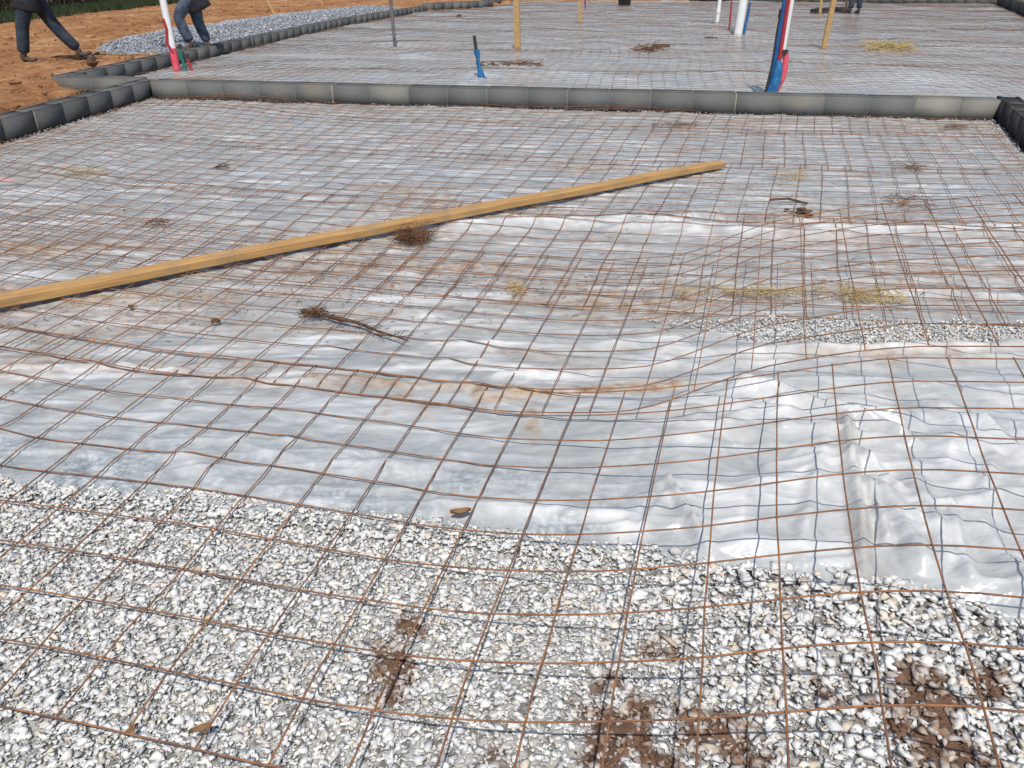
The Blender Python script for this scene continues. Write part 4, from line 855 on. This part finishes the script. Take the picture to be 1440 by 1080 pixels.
    # face and hair
    def blob(name, c, r, mat, par=body):
        bm = bmesh.new(); bmesh.ops.create_uvsphere(bm, u_segments=16, v_segments=10, radius=1); me = bpy.data.meshes.new(name)
        Mx = Matrix(((fw[0], 0, up[0], c[0]), (0, 1, 0, c[1]), (fw[2], 0, up[2], c[2]), (0, 0, 0, 1))) @ Matrix.Diagonal((r[0], r[1], r[2], 1)); bm.transform(Mx); bm.to_mesh(me); bm.free(); link(name, me, mat, parent=root if par is None else par, smooth=True)
    blob('nose', head + fw * .10 + up * .03, (.018, .014, .026), m_skin); blob('mouth', head + fw * .088 - up * .018, (.008, .026, .006), m_red)
    for sd in (1, -1): blob('eye', head + fw * .085 + up * .05 + np.array([0, sd * .03, 0]), (.008, .013, .009), m_eye); blob('ear', head + up * .035 + np.array([0, sd * .088, 0]), (.018, .01, .03), m_skin)
    blob('hair', head - fw * .02 + up * .085, (.10, .088, .085), m_hair)
    return root
f1 = np.array(at(43, 88, .10)); 
person((f1[0] + .22, f1[1], .10), R_(8), dict(lean=.22, dz=-.03, L=((.16, .12, .48), (.40, .17, .12), (.56, .19, .11)), R=((-.16, -.08, .47), (-.24, -.07, .09), (-.08, -.08, .05)), AL=((.30, .28, 1.16), (.50, .20, 1.2)), AR=((.12, -.27, 1.12), (.36, -.22, 1.14))),
       'worker in a black jacket and blue jeans striding on the orange dirt at far left', m_denim)
f2 = np.array(at(282, 73, .10))
person((f2[0], f2[1], .10), R_(190), dict(lean=.45, dz=-.12, L=((.22, .12, .50), (.10, .14, .12), (.26, .16, .05)), R=((-.02, -.10, .42), (-.12, -.10, .09), (.04, -.10, .05)), AL=((.46, .26, 1.0), (.70, .16, 1.02)), AR=((.42, -.26, 1.0), (.66, -.14, 1.0))),
       'stooping worker in a black jacket and faded jeans behind the leaning white pipe', m_denim2)
f3 = np.array(at(1201, 19, .05))
person((f3[0], f3[1], .05), R_(95), dict(lean=.1, L=((.03, .12, .47), (.0, .13, .09), (.16, .15, .05)), R=((.03, -.12, .47), (.0, -.12, .09), (.16, -.14, .05)), AL=((.1, .28, 1.1), (.3, .22, .95)), AR=((.1, -.28, 1.1), (.3, -.22, .95))),
       'distant worker in dark blue trousers seen from the knees down behind the thin stakes', m_denim)

# ------------------------------------------------------------------ woods at the left
def tree(x, y, hgt, r0, label, mat, seed, leaves=900):
    r = np.random.default_rng(seed); root = empty('woodland_tree', (x, y, 0), r.uniform(0, 6), label=label, cat='tree', group='trees at the edge of the woods'); mb = MB(); tips = []
    t = np.linspace(0, 1, 9); ln = r.normal(size=2) * .3
    P = np.stack([ln[0] * t**2 + .06 * np.sin(t * 5), ln[1] * t**2, hgt * t - .1], -1); mb.tube(P, r0 * (1.15 - t * .95), 8)
    for i in range(16):
        k = r.uniform(.18, .92); b0_ = np.array([np.interp(k, t, P[:, j]) for j in range(3)]); a = r.uniform(0, 6.28); l = hgt * (.32 - .2 * k) * r.uniform(.7, 1.3); d = np.array([math.cos(a), math.sin(a), r.uniform(.2, .9)])
        tt = np.linspace(0, 1, 5); Q = b0_ + d * l * tt[:, None] + np.array([0, 0, -.1 * l]) * (tt**2)[:, None]; mb.tube(Q, r0 * .35 * (1 - .85 * tt), 5); tips += [Q[2], Q[3], Q[4]]
        for j in range(3):
            d2 = d + r.normal(size=3) * .6; Q2 = Q[r.integers(2, 5)] + d2 * l * .4 * tt[:, None]; mb.tube(Q2, r0 * .12 * (1 - .8 * tt), 4); tips += [Q2[2], Q2[4]]
    link('trunk', mb.mesh('trunk'), m_bark, parent=root)
    tips = np.array(tips); n = leaves; c = tips[r.integers(0, len(tips), n)] + r.normal(size=(n, 3)) * .28; s = r.uniform(.04, .11, n)
    a = r.normal(size=(n, 3)); a /= np.linalg.norm(a, axis=1)[:, None]; b2 = np.cross(a, r.normal(size=(n, 3))); b2 /= np.linalg.norm(b2, axis=1)[:, None]
    V = np.stack([c - a * s[:, None], c + b2 * s[:, None] * .5, c + a * s[:, None], c - b2 * s[:, None] * .5], 1).reshape(-1, 3)
    link('crown', mesh_np('crown', V, np.arange(n * 4).reshape(-1, 4)), mat, parent=root)
k = 0
for row, (xb, n_) in enumerate(((-14.6, 15), (-17, 14), (-21, 12))):
    for i in range(n_):
        xx = xb - random.random() * 2.0 - i * .12; y_ = 14 + i * 3.3 + random.uniform(-1, 1); k += 1
        tree(xx, y_, random.uniform(6, 10), random.uniform(.09, .2), 'dark slender tree at the edge of the woods beyond the grass strip', m_leaf if random.random() < .6 else m_brush, 500 + k)
# undergrowth: one mass
n = 90000; y_ = rng.uniform(8, 75, n); x_ = -13.7 - .02 * np.maximum(0, y_ - 14) - rng.random(n)**1.6 * 12; hmax = .5 + 2.4 * ss(-(x_ + 13.7), 0, 1.2) * (1 + .6 * pn(x_ * .5, y_ * .5, 401)); z_ = rng.random(n)**1.3 * np.maximum(.3, hmax)
c = np.stack([x_, y_, z_], -1); s = rng.uniform(.05, .16, n); a = rng.normal(size=(n, 3)) * [1, 1, 1.6]; a /= np.linalg.norm(a, axis=1)[:, None]; b2 = np.cross(a, rng.normal(size=(n, 3))); b2 /= np.linalg.norm(b2, axis=1)[:, None]
V = np.stack([c - a * s[:, None], c + b2 * s[:, None] * .3, c + a * s[:, None], c - b2 * s[:, None] * .3], 1).reshape(-1, 3)
link('undergrowth', mesh_np('undergrowth', V, np.arange(n * 4).reshape(-1, 4)), m_brush, kind='stuff')
# grass strip blades
n = 60000; y_ = rng.uniform(12, 60, n); x_ = -11.6 - rng.random(n) * 2.6; c = np.stack([x_, y_, 0 * x_ + .1], -1); hh_ = rng.uniform(.05, .16, n); a_ = rng.uniform(0, 6.28, n); dx = np.stack([np.cos(a_), np.sin(a_), 0 * a_], -1) * .02
V = np.stack([c - dx, c + dx, c + np.stack([rng.normal(size=n) * .03, rng.normal(size=n) * .03, hh_], -1)], 1).reshape(-1, 3)
m_grass = mat_simple('grass_blades', (.018, .03, .011), (.06, .075, .026), 3, .8, 0)
link('grass', mesh_np('grass', V, np.arange(n * 3).reshape(-1, 3)), m_grass, kind='stuff')
# dirt clods on the bank (loose lumps, uncountable)
x, y = scatter(30000, -13, -4.2, 6, 30, lambda x, y: (~inside(x, y)) * np.clip(.15 + .8 * fbm(x * .8, y * .8, 411, 3) + .6 * np.exp(-((x - XL(y) + .5) / .5)**2), 0, 1) * (y > 6))
kx_ = (x < FXL(y) - .25) | (y < 9.5); x = x[kx_]; y = y[kx_]; kx_ = (x < XL(y) - .25) | (y > 9.8); x = x[kx_]; y = y[kx_]; kx_ = (pile_h(x, y) < .02); x = x[kx_]; y = y[kx_]
V1, F1, A1_ = stones(np.stack([x, y, .10 + .05 * fbm(x * .7, y * .7, 3, 5) + .0 * x], -1), np.clip(rng.lognormal(math.log(.022), .5, len(x)), .008, .08), np.ones(len(x)) * .2, 1)
link('loose_soil', mesh_np('loose_soil', V1, F1, {'grass': np.zeros(len(V1)), 'dark': A1_}), m_dirt, kind='stuff')
